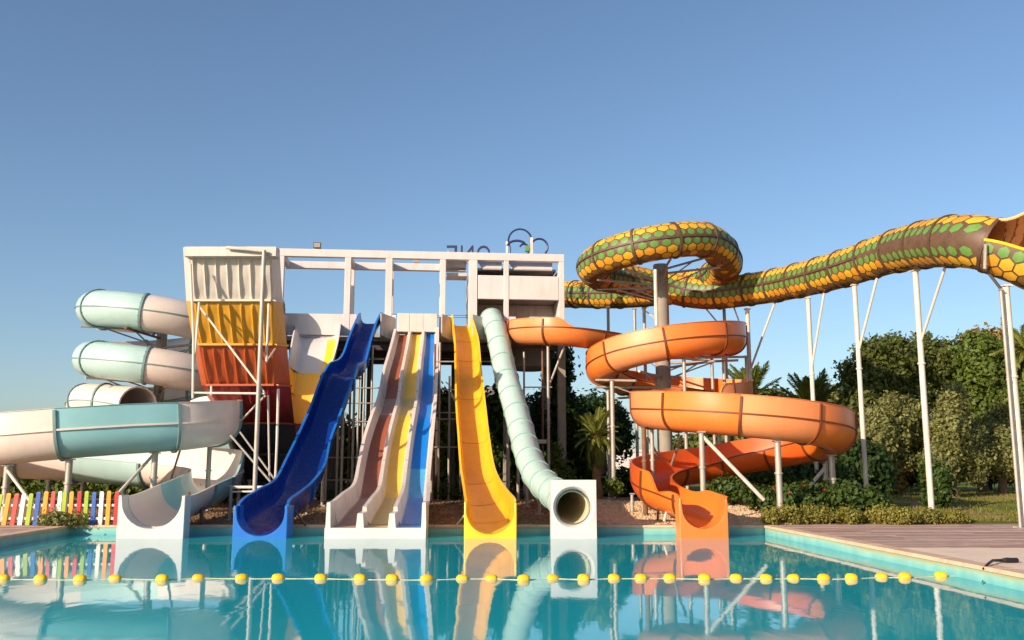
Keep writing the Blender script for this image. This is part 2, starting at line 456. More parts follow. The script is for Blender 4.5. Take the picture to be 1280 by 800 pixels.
# deck beside the left edge
dl = empty('side_deck'); tag(dl, kind='structure')
for i in range(44):
    y0 = 14.0 + (PB + 0.1 - 14.0) * i / 44 + 0.006; y1 = 14.0 + (PB + 0.1 - 14.0) * (i + 1) / 44 - 0.006
    xb0, xb1 = pl(min(y0, PB)) - CW - 0.01, pl(min(y1, PB)) - CW - 0.01
    cut = xb0 - R.uniform(1.5, 3.5)
    for (a0, a1, b0, b1) in ((cut + 0.004, cut + 0.004, xb0, xb1), (xb0 - 8, xb0 - 8, cut - 0.004, cut - 0.004)):
        z = 0.006 + R.uniform(-0.004, 0.005)
        m = MB(); m.add([(a0, y0, -0.05), (b0, y0, -0.05), (b1, y1, -0.05), (a1, y1, -0.05), (a0, y0, z), (b0, y0, z), (b1, y1, z), (a1, y1, z)],
                        [(4, 5, 6, 7), (0, 1, 5, 4), (1, 2, 6, 5), (2, 3, 7, 6), (3, 0, 4, 7)])
        m.build('plank', R.choice(M_PLANK), dl)

# water
def water_material():
    m = bpy.data.materials.new('pool_water'); m.use_nodes = True
    nt = m.node_tree; N = nt.nodes; L = nt.links; N.remove(N['Principled BSDF']); outn = N['Material Output']
    geo = N.new('ShaderNodeNewGeometry')
    mp = N.new('ShaderNodeMapping'); mp.inputs['Scale'].default_value = (1.0, 0.55, 1); L.new(geo.outputs['Position'], mp.inputs[0])
    n1 = N.new('ShaderNodeTexNoise'); n1.inputs['Scale'].default_value = 1.0; n1.inputs['Detail'].default_value = 3.0; n1.inputs['Distortion'].default_value = 0.6
    L.new(mp.outputs[0], n1.inputs['Vector'])
    bp = N.new('ShaderNodeBump'); bp.inputs['Strength'].default_value = 0.085; bp.inputs['Distance'].default_value = 0.05
    L.new(n1.outputs['Fac'], bp.inputs['Height'])
    fr = N.new('ShaderNodeFresnel'); fr.inputs['IOR'].default_value = 1.33; L.new(bp.outputs[0], fr.inputs['Normal'])
    tr = N.new('ShaderNodeBsdfTransparent'); tr.inputs[0].default_value = (0.34, 0.80, 0.86, 1)
    gl = N.new('ShaderNodeBsdfGlossy'); gl.inputs['Roughness'].default_value = 0.035; gl.inputs['Color'].default_value = (1, 1, 1, 1); L.new(bp.outputs[0], gl.inputs['Normal'])
    df = N.new('ShaderNodeBsdfDiffuse'); df.inputs[0].default_value = (0.025, 0.58, 0.66, 1)
    mt = N.new('ShaderNodeMixShader'); mt.inputs[0].default_value = 0.75; L.new(tr.outputs[0], mt.inputs[1]); L.new(df.outputs[0], mt.inputs[2])
    ms = N.new('ShaderNodeMixShader'); L.new(fr.outputs[0], ms.inputs[0]); L.new(mt.outputs[0], ms.inputs[1]); L.new(gl.outputs[0], ms.inputs[2])
    L.new(ms.outputs[0], outn.inputs['Surface'])
    return m
mb = MB()
q = 0.02
mb.add([(pl(PN) - q, PN - q, WZ), (pr(PN) + q, PN - q, WZ), (pr(PB) + q, PB + q, WZ), (pl(PB) - q, PB + q, WZ)], [(0, 1, 2, 3)])
tag(mb.build('water', water_material()), kind='structure')

# ---------------------------------------------------------------- sweeping flumes and tubes
def catmull(pts, per=16):
    P = [np.array(p, float) for p in pts]
    P = [2 * P[0] - P[1]] + P + [2 * P[-1] - P[-2]]
    out = []
    for i in range(1, len(P) - 2):
        p0, p1, p2, p3 = P[i - 1], P[i], P[i + 1], P[i + 2]
        # centripetal parametrisation
        def dt(a, b): return max(np.linalg.norm((b - a)[:3]) ** 0.5, 1e-4)
        t0 = 0; t1 = t0 + dt(p0, p1); t2 = t1 + dt(p1, p2); t3 = t2 + dt(p2, p3)
        for k in range(per):
            t = t1 + (t2 - t1) * k / per
            A1 = (t1 - t) / (t1 - t0) * p0 + (t - t0) / (t1 - t0) * p1
            A2 = (t2 - t) / (t2 - t1) * p1 + (t - t1) / (t2 - t1) * p2
            A3 = (t3 - t) / (t3 - t2) * p2 + (t - t2) / (t3 - t2) * p3
            B1 = (t2 - t) / (t2 - t0) * A1 + (t - t0) / (t2 - t0) * A2
            B2 = (t3 - t) / (t3 - t1) * A2 + (t - t1) / (t3 - t1) * A3
            out.append((t2 - t) / (t2 - t1) * B1 + (t - t1) / (t2 - t1) * B2)
    out.append(P[-2])
    return np.array(out)

class Path:
    def __init__(self, pts, ds=0.14):
        d = catmull(pts)
        L = np.concatenate([[0], np.cumsum(np.linalg.norm(np.diff(d[:, :3], axis=0), axis=1))])
        n = max(2, int(L[-1] / ds)); s = np.linspace(0, L[-1], n + 1)
        self.p = [Vector([np.interp(x, L, d[:, k]) for k in range(3)]) for x in s]
        self.len = L[-1]; self.ds = L[-1] / n; self.n = n
        self.T = []; self.S = []; self.U = []
        for i in range(n + 1):
            t = (self.p[min(i + 1, n)] - self.p[max(i - 1, 0)]).normalized()
            side = t.cross(Vector((0, 0, 1))).normalized()
            self.T.append(t); self.S.append(side); self.U.append(side.cross(t).normalized())
    def i(self, s): return max(0, min(self.n, int(round(s / self.ds))))
    def near(self, P):
        P = Vector(P); return min(range(self.n + 1), key=lambda k: (self.p[k] - P).length)
    def ring(self, i, prof, dt=0.0):
        c = self.p[i] + self.T[i] * dt
        return [c + self.S[i] * a + self.U[i] * b for a, b in prof]

def circ(r, n=24, cz=0.0):
    return [(r * math.cos(2 * math.pi * k / n), cz + r * math.sin(2 * math.pi * k / n)) for k in range(n)]

def tube_section(path, i0, i1, r, name, m_out, parent, t=0.035, m_in=None, rf=None):
    mb = MB(); n = 26
    idx = list(range(i0, i1 + 1))
    ro = lambda i: rf(i) if rf else r
    outer = [path.ring(i, circ(ro(i), n)) for i in idx]
    inner = [path.ring(i, circ(ro(i) - t, n)) for i in idx]
    mb.loft(outer, True, False, 0)
    mb.loft([g for g in inner[::-1]], True, False, 1 if m_in else 0)
    b = len(idx) * n
    for k in range(n):
        k2 = (k + 1) % n
        mb.f.append((k2, k, b + (len(idx) - 1) * n + k, b + (len(idx) - 1) * n + k2)); mb.m.append(0)
        e = (len(idx) - 1) * n
        mb.f.append((e + k, e + k2, b + k2, b + k)); mb.m.append(0)
    return mb.build(name, [m_out, m_in] if m_in else m_out, parent, True, 50)

def tube_flange(path, i, r, m, parent, w=0.07, h=0.055, name='flange'):
    mb = MB(); n = 26
    rings = [path.ring(i, circ(rr, n), d) for rr, d in ((r - 0.012, -w / 2), (r + h, -w / 2), (r + h, w / 2), (r - 0.012, w / 2), (r - 0.012, -w / 2))]
    mb.loft(rings, True, False)
    o = mb.build(name, m, parent, True, 40)
    if w > 0.05: 
        bb = MB()
        for k in range(18):
            a = 2 * math.pi * k / 18
            c = path.p[i] + (path.S[i] * math.cos(a) + path.U[i] * math.sin(a)) * (r + h * 0.55)
            bb.tube([c - path.T[i] * (w / 2 + 0.022), c + path.T[i] * (w / 2 + 0.022)], 0.014, 5)
        tag(bb.build('bolts', M_DARKST, o), kind='stuff')
    return o

def seam(path, i0, i1, s, u, m, parent, w=0.05, h=0.035, name='seam_flange'):
    """a rail along the flume at side offset s and height u"""
    sg = 1 if s > 0 else -1
    prof = [(s - sg * 0.012, u - h), (s + sg * w, u - h), (s + sg * w, u + h), (s - sg * 0.012, u + h)]
    mb = MB(); mb.loft([path.ring(i, prof) for i in range(i0, i1 + 1)], True, True)
    return mb.build(name, m, parent, True, 30)

def uprof(Rr, hl, hr, t=0.04, n=12, lip=0.07):
    """closed outline of an open flume, bottom centre at 0, left wall to hl and right wall to hr"""
    hl = max(hl, Rr + 0.03); hr = max(hr, Rr + 0.03)
    p = [(-Rr, hl)]
    p.append((-Rr, (hl + Rr) / 2))
    p += [(Rr * math.cos(math.pi + math.pi * k / n), Rr + Rr * math.sin(math.pi + math.pi * k / n)) for k in range(n + 1)]
    p.append((Rr, (hr + Rr) / 2))
    p.append((Rr, hr))
    p += [(Rr + lip, hr), (Rr + lip, hr - 0.012), (Rr + t, hr - 0.014)]
    p.append((Rr + t, (hr + Rr) / 2))
    q = Rr + t
    p += [(q * math.cos(-math.pi * k / n), Rr + q * math.sin(-math.pi * k / n)) for k in range(n + 1)]
    p.append((-Rr - t, (hl + Rr) / 2))
    p += [(-Rr - t, hl - 0.014), (-Rr - lip, hl - 0.012), (-Rr - lip, hl)]
    return p

def flume_section(path, i0, i1, prof, name, m, parent):
    """prof: outline, or function of the step giving an outline"""
    mb = MB()
    mb.loft([path.ring(i, prof(i) if callable(prof) else prof) for i in range(i0, i1 + 1)], True, True)
    return mb.build(name, m, parent, True, 50)

def flume_flange(path, i, Rr, hl, hr, m, parent, t=0.04, w=0.07, h=0.06, n=14):
    a = Rr + t - 0.012; b = Rr + t + h
    def line(q): return [(-q, hl - 0.06)] + [(q * math.cos(math.pi + math.pi * k / n), Rr + q * math.sin(math.pi + math.pi * k / n)) for k in range(n + 1)] + [(q, hr - 0.06)]
    A, B = line(a), line(b)
    prof = A + B[::-1]
    mb = MB(); mb.loft([path.ring(i, prof, -w / 2), path.ring(i, prof, w / 2)], True, False)
    k = len(A)
    for j in range(k - 1):
        for off, fl in ((0, False), (2 * k, True)):
            f = (off + j, off + j + 1, off + 2 * k - 2 - j, off + 2 * k - 1 - j)
            mb.f.append(f[::-1] if fl else f); mb.m.append(0)
    return mb.build('flange', m, parent, True, 40)

def post(parent, top, r=0.075, m=M_STEEL, name='support_post', base=None, foot=True, cap=True):
    top = Vector(top)
    b = Vector(base) if base else Vector((top.x, top.y, gh(top.x, top.y) - 0.1))
    mb = MB(); mb.tube([b, top], r, 10)
    if foot and not base:
        g = gh(top.x, top.y)
        mb.box((b.x - r * 2.4, b.y - r * 2.4, g - 0.05), (b.x + r * 2.4, b.y + r * 2.4, g + 0.03))
        k = b + (top - b) * 0.62
        mb.tube([k - Vector((0, 0, 0.03)), k + Vector((0, 0, 0.03))], r * 1.35, 10)
    if cap:
        mb.box((top.x - r * 1.35, top.y - r * 1.35, top.z - 0.03), (top.x + r * 1.35, top.y + r * 1.35, top.z + 0.012))
    return mb.build(name, m, parent, True, 40)

def post_under(parent, path, q, Rr, r, m=M_STEEL, off0=0.05):
    """a post whose head meets the underside of a flume or tube near q"""
    q = Vector(q)
    k = min(range(path.n + 1), key=lambda i: (path.p[i].xy - q.xy).length + 0.6 * abs(path.p[i].z - q.z))
    o = (path.p[k].xy - q.xy).length
    z = path.p[k].z + (Rr - math.sqrt(max(0.0, Rr * Rr - min(o, Rr * .6) ** 2))) - off0 if o < Rr * 1.15 else q.z
    return post(parent, Vector((q.x, q.y, z)), r, m)

def pipe(parent, pts, r=0.035, m=M_STEEL, name='brace', n=8):
    mb = MB(); mb.tube(pts, r, n)
    return mb.build(name, m, parent, True, 40)

def exit_block(parent, c, d, hw, hl, hr, Rr, bot, ln, m, t_side=0.1, name='exit_block', floor=0.0):
    """the moulded end of an open flume: a block with a rounded channel; c = channel bottom at the front, d = direction of travel"""
    d = Vector((d[0], d[1], 0)).normalized(); s = d.cross(Vector((0, 0, 1)))
    n = 14
    inner = [(-Rr, hl)] + [(Rr * math.cos(math.pi + math.pi * k / n), floor + Rr * 0.95 * (1 + math.sin(math.pi + math.pi * k / n))) for k in range(n + 1)] + [(Rr, hr)]
    outl = [(-hw, hl), (-hw, bot)] + [(-hw + 2 * hw * k / (n - 1), bot) for k in range(1, n)] + [(hw, bot), (hw, hr)]
    outl = [(-hw, hl)] + [(-hw + 2 * hw * k / n, bot) for k in range(n + 1)] + [(hw, hr)]
    k = len(inner); mb = MB()
    P = lambda q, y: Vector(c) + s * q[0] + Vector((0, 0, q[1])) - d * y
    fr = [P(q, 0) for q in inner] + [P(q, 0) for q in outl]
    bk = [P(q, ln) for q in inner] + [P(q, ln) for q in outl]
    vs = fr + bk; o = 2 * k; fs = []
    for j in range(k - 1):
        fs += [(j, j + 1, k + j + 1, k + j), (o + j + 1, o + j, o + k + j, o + k + j + 1),
               (j + 1, j, o + j, o + j + 1), (k + j, k + j + 1, o + k + j + 1, o + k + j)]
    fs += [(0, k, o + k, o), (k - 1, o + k - 1, o + 2 * k - 1, 2 * k - 1)]
    mb.add(vs, fs)
    ob = mb.build(name, m, parent, True, 35)
    bv = ob.modifiers.new('bevel', 'BEVEL'); bv.width = 0.02; bv.segments = 2; bv.limit_method = 'ANGLE'; bv.angle_limit = math.radians(50)
    return ob

# ---------------------------------------------------------------- straight chutes from the tower to the pool
class Chute:
    """rows: (left px, left py, right px, right py, distance, depth) of the two rims, from top to bottom"""
    def __init__(self, rows, per=10):
        d = []
        for lx, ly, rx, ry, Y, dep in rows:
            l = at(lx, ly, Y); r = at(rx, ry, Y)
            d.append([*((l + r) / 2), (r - l).length / 2, dep, (r - l).normalized().x, (r - l).normalized().y, (r - l).normalized().z])
        q = catmull(d, per)
        self.n = len(q) - 1
        self.c = [Vector(x[:3]) for x in q]; self.hw = [x[3] for x in q]; self.dep = [x[4] for x in q]
        self.S = [Vector(x[5:8]).normalized() for x in q]
        self.U = []; self.T = []
        for i in range(self.n + 1):
            t = (self.c[min(i + 1, self.n)] - self.c[max(i - 1, 0)]).normalized()
            self.T.append(t); self.U.append(t.cross(self.S[i]).normalized())
        self.per = per
    def ring(self, i, prof):
        return [self.c[i] + self.S[i] * (a * self.hw[i] + oa) - self.U[i] * (d * self.dep[i] + od) for a, oa, d, od in prof]
    def body(self, prof, i0, i1, name, m, parent, ang=35):
        mb = MB(); mb.loft([self.ring(i, prof) for i in range(i0, i1 + 1)], True, True)
        return mb.build(name, m, parent, True, ang)
    def z(self, i): return self.c[i].z - self.dep[i] * self.U[i].z

def u_chute_profile(t=0.045, lip=0.05):
    inn = [(-1, 0, 0, 0), (-1, 0, 0.5, 0), (-0.93, 0, 0.76, 0), (-0.78, 0, 0.93, 0), (-0.5, 0, 1, 0), (0, 0, 1.02, 0), (0.5, 0, 1, 0), (0.78, 0, 0.93, 0), (0.93, 0, 0.76, 0), (1, 0, 0.5, 0), (1, 0, 0, 0)]
    out = [(1, lip, 0, 0), (1, lip, 0, 0.05), (1, t, 0, 0.055), (1, t, 0.5, 0), (0.95, t, 0.78, t * 0.5), (0.8, t * 0.7, 0.95, t), (0.5, 0, 1, t), (0, 0, 1.02, t), (-0.5, 0, 1, t), (-0.8, -t * 0.7, 0.95, t), (-0.95, -t, 0.78, t * 0.5), (-1, -t, 0.5, 0), (-1, -t, 0, 0.055), (-1, -lip, 0, 0.05), (-1, -lip, 0, 0)]
    return inn + out

def rim(ch, i0, i1, m, parent, sgn, w=0.07):
    prof = [(sgn, -sgn * 0.012, 0, -0.035), (sgn, sgn * w, 0, -0.035), (sgn, sgn * w, 0, 0.012), (sgn, -sgn * 0.012, 0, 0.012)]
    mb = MB(); mb.loft([ch.ring(i, prof) for i in range(i0, i1 + 1)], True, True)
    return mb.build('rim', m, parent, True, 30)

def joint(ch, i, prof, m, parent):
    """the sealed butt joint across the inside of a chute"""
    rg = ch.ring(i, [(a, oa, d, od - 0.004) for a, oa, d, od in prof]); t = ch.T[i] * 0.016
    mb = MB(); mb.loft([[p - t for p in rg], [p + t for p in rg]], False, False)
    return mb.build('joint', m, parent, True, 40)
M_JB = mat('blue_sealant', lin((22, 52, 104)), 0.6, 0.2, 6); M_JY = mat('amber_sealant', lin((176, 112, 30)), 0.6, 0.2, 6); M_JW = mat('grey_sealant', lin((140, 124, 112)), 0.7, 0.2, 6)

# blue chute ------------------------------------------------------
blue = empty('water_slide', at(327, 668, 27.2), 0, 'blue open chute slide with a hump near its top, ending in a bright blue mouth', 'water slide')
brow = [(451, 392, 476, 391, 41.0, .50), (446, 401, 470, 402, 40.3, .52), (437, 422, 463, 424, 39.1, .55), (430, 442, 458, 444, 38.2, .55), (424, 450, 455, 452, 37.5, .55),
        (413, 455, 446, 457, 36.7, .55), (404, 470, 440, 474, 36.0, .55), (388, 512, 425, 515, 34.7, .56), (375, 541, 412, 549, 33.5, .58), (360, 572, 405, 580, 32.1, .60),
        (345, 600, 390, 602, 30.5, .66), (325, 612, 376, 614, 29.0, .72), (306, 624, 361, 625, 27.6, .78), (301, 629.5, 359, 629.5, 27.25, .80), (299.5, 632, 358, 632, 26.92, .80)]
ch = Chute(brow)
pf = u_chute_profile()
cuts = [0, 30, 60, 80, 100, ch.n]
for a, b in zip(cuts[:-1], cuts[1:]): ch.body(pf, a, b, 'flume_section', M_BLUE, blue)
for sg in (-1, 1): rim(ch, 0, ch.n, M_BLUEX, blue, sg)
for i in (30, 60, 80, 100):
    mb = MB()
    of = pf[11:]; 
    A = ch.ring(i, [(a, oa, d, od) for a, oa, d, od in of]); 
    B = [p + (p - ch.c[i]).normalized() * 0.07 for p in A]
    tt = ch.T[i] * 0.035
    mb.loft([[p - tt for p in A], [p + tt for p in A], [p + tt for p in B], [p - tt for p in B], [p - tt for p in A]], False, False)
    mb.build('flange', M_BLUEX, blue, True, 40)
e = ch.c[ch.n]; fl = ch.z(ch.n)
cfront = Vector((e.x - 0.02, 26.75, fl - 0.03))
exit_block(blue, cfront, (0, -1), ch.hw[-1] + 0.10, e.z - cfront.z, e.z - cfront.z, ch.hw[-1] + 0.015, -0.6 - cfront.z, 0.75, M_BLUEX)
for i in (20, 40, 60, 80, 100): joint(ch, i, pf[:11], M_JB, blue)
for i, dx in ((45, 0), (62, 0), (78, 0), (96, 0)):
    p = ch.c[i] - ch.U[i] * (ch.dep[i] + 0.06)
    for s in (-1, 1):
        post(blue, p + ch.S[i] * s * 0.3, 0.05, M_STEEL)
    pipe(blue, [p + ch.S[i] * -0.55, p + ch.S[i] * 0.55], 0.045, M_STEEL, 'cross_beam')
p = at(360, 626, 27.9); pipe(blue, [p, Vector((p.x + 0.5, p.y + 0.2, 0.0))], 0.03, M_DARKST)

# three-lane chute -------------------------------------------------
tri = empty('racing_slide', at(472, 668, 27.2), 0, 'three-lane racing slide with brown, yellow and blue lanes between off-white walls', 'water slide')
trow = [(495, 411, 546, 409, 40.9, .34), (491, 427, 546, 426, 40.0, .36), (488, 438, 545, 437, 39.3, .38), (481, 462, 545, 461, 38.0, .40), (477, 484, 544, 482, 37.0, .42),
        (473, 500, 543, 499, 36.0, .42), (468, 512, 542, 512, 35.2, .42), (457, 545, 539, 545, 33.8, .44), (450, 578, 536, 578, 32.2, .46), (444, 604, 534, 604, 30.6, .50),
        (430, 616, 534, 616, 28.9, .58), (417, 627, 533, 627, 27.5, .66)]
ct = Chute(trow)
wl_ = 0.055
def tri_profile():
    p = []
    for k in range(3):
        a0, a1 = -1 + 2 * k / 3, -1 + 2 * (k + 1) / 3
        top0 = 0 if k == 0 else 0.22
        top1 = 0 if k == 2 else 0.22
        h = wl_
        p += [(a0, h if k else 0.02, top0, 0), (a0, h + 0.03, 0.8, 0), (a0, h + 0.10, 1.0, 0), (a1, -h - 0.10, 1.0, 0), (a1, -h - 0.03, 0.8, 0), (a1, -h if k < 2 else -0.02, top1, 0)]
    p += [(1, 0.09, 0, 0), (1, 0.09, 0, 0.08), (1, 0.05, 0, 0.1), (1, 0.05, 1.0, 0.07), (-1, -0.05, 1.0, 0.07), (-1, -0.05, 0, 0.1), (-1, -0.09, 0, 0.08), (-1, -0.09, 0, 0)]
    return p
tp = tri_profile()
tcuts = [0, 30, 60, 80, 100, ct.n]
for a, b in zip(tcuts[:-1], tcuts[1:]): ct.body(tp, a, b, 'flume_section', M_LW, tri)
lane_cols = [[M_LB, M_LB, M_LBF, M_LB, M_LB, M_LBF], [M_LY, M_LY, M_LYF, M_LY, M_LY, M_LYF], [M_LU, M_LU, M_LU, M_LU, M_LUF, M_LU]]
lcuts = [0, 22, 42, 56, 78, 90, ct.n]
for k in range(3):
    a0, a1 = -1 + 2 * k / 3, -1 + 2 * (k + 1) / 3
    pr_ = [(a0, wl_ + 0.05, 0.88, 0), (a0, wl_ + 0.105, 1.0, -0.012), (a1, -wl_ - 0.105, 1.0, -0.012), (a1, -wl_ - 0.05, 0.88, 0)]
    for j in range(6):
        mb = MB(); mb.loft([ct.ring(i, pr_) for i in range(lcuts[j], lcuts[j + 1] + 1)], False, False)
        mb.build('lane', lane_cols[k][j], tri, True, 40)
# front of the mouth: sill and the four noses
e = ct.c[ct.n]; hw = ct.hw[-1]
mb = MB(); fl = ct.z(ct.n) 
x0, x1 = e.x - hw - 0.09, e.x + hw + 0.06
mb.box((x0, 26.75, -0.55), (x1, 27.52, fl - 0.04))
mb.build('exit_sill', M_BOXW, tri)
for k in range(4):
    xk = e.x - hw + 2 * hw * k / 3
    wn_ = 0.07 if k in (0, 3) else 0.11
    top = e.z if k in (0, 3) else e.z - 0.3
    mb = MB(); zf = fl - 0.042
    mb.add([(xk - wn_, 26.752, zf), (xk + wn_, 26.752, zf), (xk + wn_ * .7, 26.76, top), (xk - wn_ * .7, 26.76, top), (xk - wn_, 27.515, zf), (xk + wn_, 27.515, zf), (xk + wn_ * .7, 27.515, top + .03), (xk - wn_ * .7, 27.515, top + .03)],
           [(0, 1, 2, 3), (1, 5, 6, 2), (5, 4, 7, 6), (4, 0, 3, 7), (3, 2, 6, 7)])
    mb.build('lane_divider', M_BOXW, tri)
for k in range(3):
    a = e.x - hw + 2 * hw * k / 3 + 0.115; b = e.x - hw + 2 * hw * (k + 1) / 3 - 0.115
    mb = MB(); mb.add([(a, 26.95, fl - 0.035), (b, 26.95, fl - 0.035), (b, 27.55, fl + .0), (a, 27.55, fl + .0)], [(0, 1, 2, 3)])
    mb.build('lane', lane_cols[k][5], tri)
for i in (22, 42, 56, 78, 90, 100): joint(ct, i, tp[:18], M_JW, tri)
for i in (28, 50, 66, 84, 100):
    p = ct.c[i] - ct.U[i] * (ct.dep[i] + 0.12)
    for s in (-0.9, 0.0, 0.9):
        post(tri, p + ct.S[i] * s * ct.hw[i], 0.05, M_STEEL)
    pipe(tri, [p - ct.S[i] * ct.hw[i], p + ct.S[i] * ct.hw[i]], 0.05, M_STEEL, 'cross_beam')

# yellow chute -----------------------------------------------------
yel = empty('water_slide', at(613, 668, 27.2), 0, 'steep yellow open chute slide between the three-lane slide and pale green tube', 'water slide')
yrow = [(566, 394, 588, 394, 41.2, .55), (567, 408, 593, 410, 40.4, .60), (569, 424, 597, 425, 39.5, .60), (570, 457, 600, 457, 37.8, .60), (571, 502, 605, 502, 35.8, .60),
        (574, 545, 610, 545, 33.9, .60), (577, 585, 616, 582, 32.0, .62), (580, 604, 623, 600, 30.5, .66), (582, 618, 633, 614, 29.0, .74), (584, 629, 641, 623, 27.6, .80), (584.5, 632, 642.5, 626, 27.2, .82)]
cy = Chute(yrow)
pf = u_chute_profile()
for a, b in ((0, 20), (20, 40), (40, 60), (60, cy.n)): cy.body(pf, a, b, 'flume_section', M_YEL, yel)
for sg in (-1, 1): rim(cy, 0, cy.n, M_YELX, yel, sg, 0.06)
e = cy.c[cy.n]
zc = cy.z(cy.n) - 0.03
exit_block(yel, Vector((e.x, 26.72, zc)), (0, -1), cy.hw[-1] + 0.07, e.z + 0.02 - zc, e.z + 0.06 - zc, cy.hw[-1] + 0.005, -0.6 - zc, 0.62, M_YELX)
for i in (12, 24, 36, 48, 60, 72, 84): joint(cy, i, pf[:11], M_JY, yel)
for i in (28, 44, 60, 74):
    p = cy.c[i] - cy.U[i] * (cy.dep[i] + 0.06)
    for s in (-1, 1): post(yel, p + cy.S[i] * s * 0.28, 0.05, M_STEEL)
    pipe(yel, [p - cy.S[i] * 0.5, p + cy.S[i] * 0.5], 0.045, M_STEEL, 'cross_beam')
p = at(584, 640, 27.8); pipe(yel, [p, Vector((p.x - 0.35, p.y + 0.1, 0.0))], 0.025, M_STEEL)

# pale green tube --------------------------------------------------
tub = empty('tube_slide', at(717, 668, 27.2), 0, 'pale green closed tube slide ending in a square white mouth', 'water slide')
RT = 0.47
tpts = [at(614, 398, 41.6), at(619, 409, 40.8), at(624, 430, 39.8), at(632, 468, 38.2), at(644, 510, 36.4), at(652, 540, 35.0), at(661, 572, 33.2), at(673, 597, 31.6), at(690, 614, 29.9), at(705, 627, 28.4), at(715, 634, 27.3)]
pt = Path(tpts, 0.12)
js = list(range(0, pt.n, 10))
js[-1] = pt.n if pt.n - js[-1] < 6 else js[-1]
if js[-1] != pt.n: js.append(pt.n)
for a, b in zip(js[:-1], js[1:]): tube_section(pt, a, b, RT, 'tube_section', M_PALE, tub, m_in=M_TUBEIN)
for j in js[:-1]: tube_flange(pt, j, RT, M_PALEF, tub, 0.05, 0.035)
# square mouth
c = Vector((at(717, 634, 26.75).x, 26.75, at(717, 634, 26.75).z)); hwb = 0.635; top = at(717, 600, 26.75).z - c.z; bot = -0.6 - c.z
mb = MB(); n = 32
def sq(a):
    x, z = math.cos(a), math.sin(a); k = 1 / max(abs(x), abs(z)); x *= k; z *= k
    return (x * hwb, z * top if z > 0 else z * -bot)
rings = [[c + Vector((sq(2 * math.pi * k / n)[0], 0.62, sq(2 * math.pi * k / n)[1])) for k in range(n)],
         [c + Vector((sq(2 * math.pi * k / n)[0], 0.0, sq(2 * math.pi * k / n)[1])) for k in range(n)]]
for rr, dy in ((0.575, -0.012), (0.56, 0.0), (0.49, 0.16), (0.475, 0.62)):
    rings.append([c + Vector((rr * math.cos(2 * math.pi * k / n), dy, rr * math.sin(2 * math.pi * k / n))) for k in range(n)])
mb.loft(rings, True, False)
mb.build('exit_box', M_BOXW, tub, True, 30)
mb = MB()
mb.loft([[c + Vector((0.466 * math.cos(2 * math.pi * k / n), dy, 0.466 * math.sin(2 * math.pi * k / n))) for k in range(n)] for dy in (0.2, 0.64)], True, False)
mb.build('inner_lining', M_TUBEIN, tub, True, 60)
for f in (0.30, 0.45, 0.6, 0.74, 0.88):
    i = pt.i(f * pt.len); p = pt.p[i] - Vector((0, 0, RT / max(0.6, abs(pt.U[i].z)) + 0.02))
    post(tub, p, 0.06, M_STEEL)

# ---------------------------------------------------------------- ivory and turquoise spiral slide
spi = empty('spiral_slide', at(199, 660, 37), 0, 'ivory and turquoise spiral slide, closed coils above and open flume below, on a steel mast', 'water slide')
cS = at(202, 430, 37.0); rS = 2.5; RS = 0.68
def cp(ang, z, r=rS, c=cS): return Vector((c.x + r * math.cos(math.radians(ang)), c.y + r * math.sin(math.radians(ang)), z))
# travelling left to right across the front: angles grow (180 = left, 270 = front, 360 = right)
pts = []
z270 = 7.42; pitch = 1.95
for a in range(90, 180 + 720 + 1, 30):
    z = z270 - (a - 270) / 360 * pitch
    rr = rS * (1.0 if a < 720 else 1.0 + (a - 720) / 180 * 0.10)
    pts.append(cp(a, z, rr))
end = at(172, 507, 34.4)
for k, dz in ((0, -0.42), (1, -0.30), (2, -0.18), (3, -0.08)): pts[k] = pts[k] + Vector((0, 0, dz))
pts = [Vector((pts[0].x + 4, pts[0].y + 0.6, pts[0].z + 0.12))] + pts + [at(108, 502, 36.4), at(145, 503.5, 35.8), end]
ps = Path(pts, 0.16)
sec = []
# joints every eighth of a turn, found from angle
joints = [0]
for a in list(range(120, 900, 52)):
    z = z270 - (a - 270) / 360 * pitch
    joints.append(ps.near(cp(a, z)))
joints += [ps.near(at(108, 502, 36.4)), ps.near(at(135, 503, 36.1)), ps.n]
joints = sorted(set(joints))
# the piece seen on the left front of each coil is turquoise
for a, b in zip(joints[:-1], joints[1:]):
    mid = ps.p[(a + b) // 2]
    ang = math.degrees(math.atan2(mid.y - cS.y, mid.x - cS.x)) % 360
    tq = 190 <= ang <= 258 and mid.z > 4.6 or 20 <= ang <= 70
    tube_section(ps, a, b, RS, 'tube_section', M_S1T if tq else M_S1W, spi, m_in=M_S1W)
for j in joints[:-1]: tube_flange(ps, j, RS, M_S1F, spi, 0.08, 0.05)
tube_flange(ps, ps.n, RS, M_S1W, spi, 0.06, 0.03, 'end_ring')
seam(ps, 0, ps.n, RS, 0, M_S1F, spi, 0.035, 0.02); seam(ps, 0, ps.n, -RS, 0, M_S1F, spi, 0.035, 0.02)
# mast with arms
mb = MB(); mb.tube([(cS.x, cS.y, 0), (cS.x, cS.y, 7.1)], 0.2, 16)
mb.build('mast', M_CONC, spi, True)
for a in range(200, 900, 65):
    z = z270 - (a - 270) / 360 * pitch
    q = cp(a, z - RS - 0.03, rS + 0.45); h = Vector((cS.x, cS.y, z - RS - 0.03))
    pipe(spi, [h, q], 0.05, M_RUST if a % 2 else M_STEEL, 'arm')
    pipe(spi, [h - Vector((0, 0, 0.7)), h + (q - h) * 0.75], 0.03, M_STEEL)
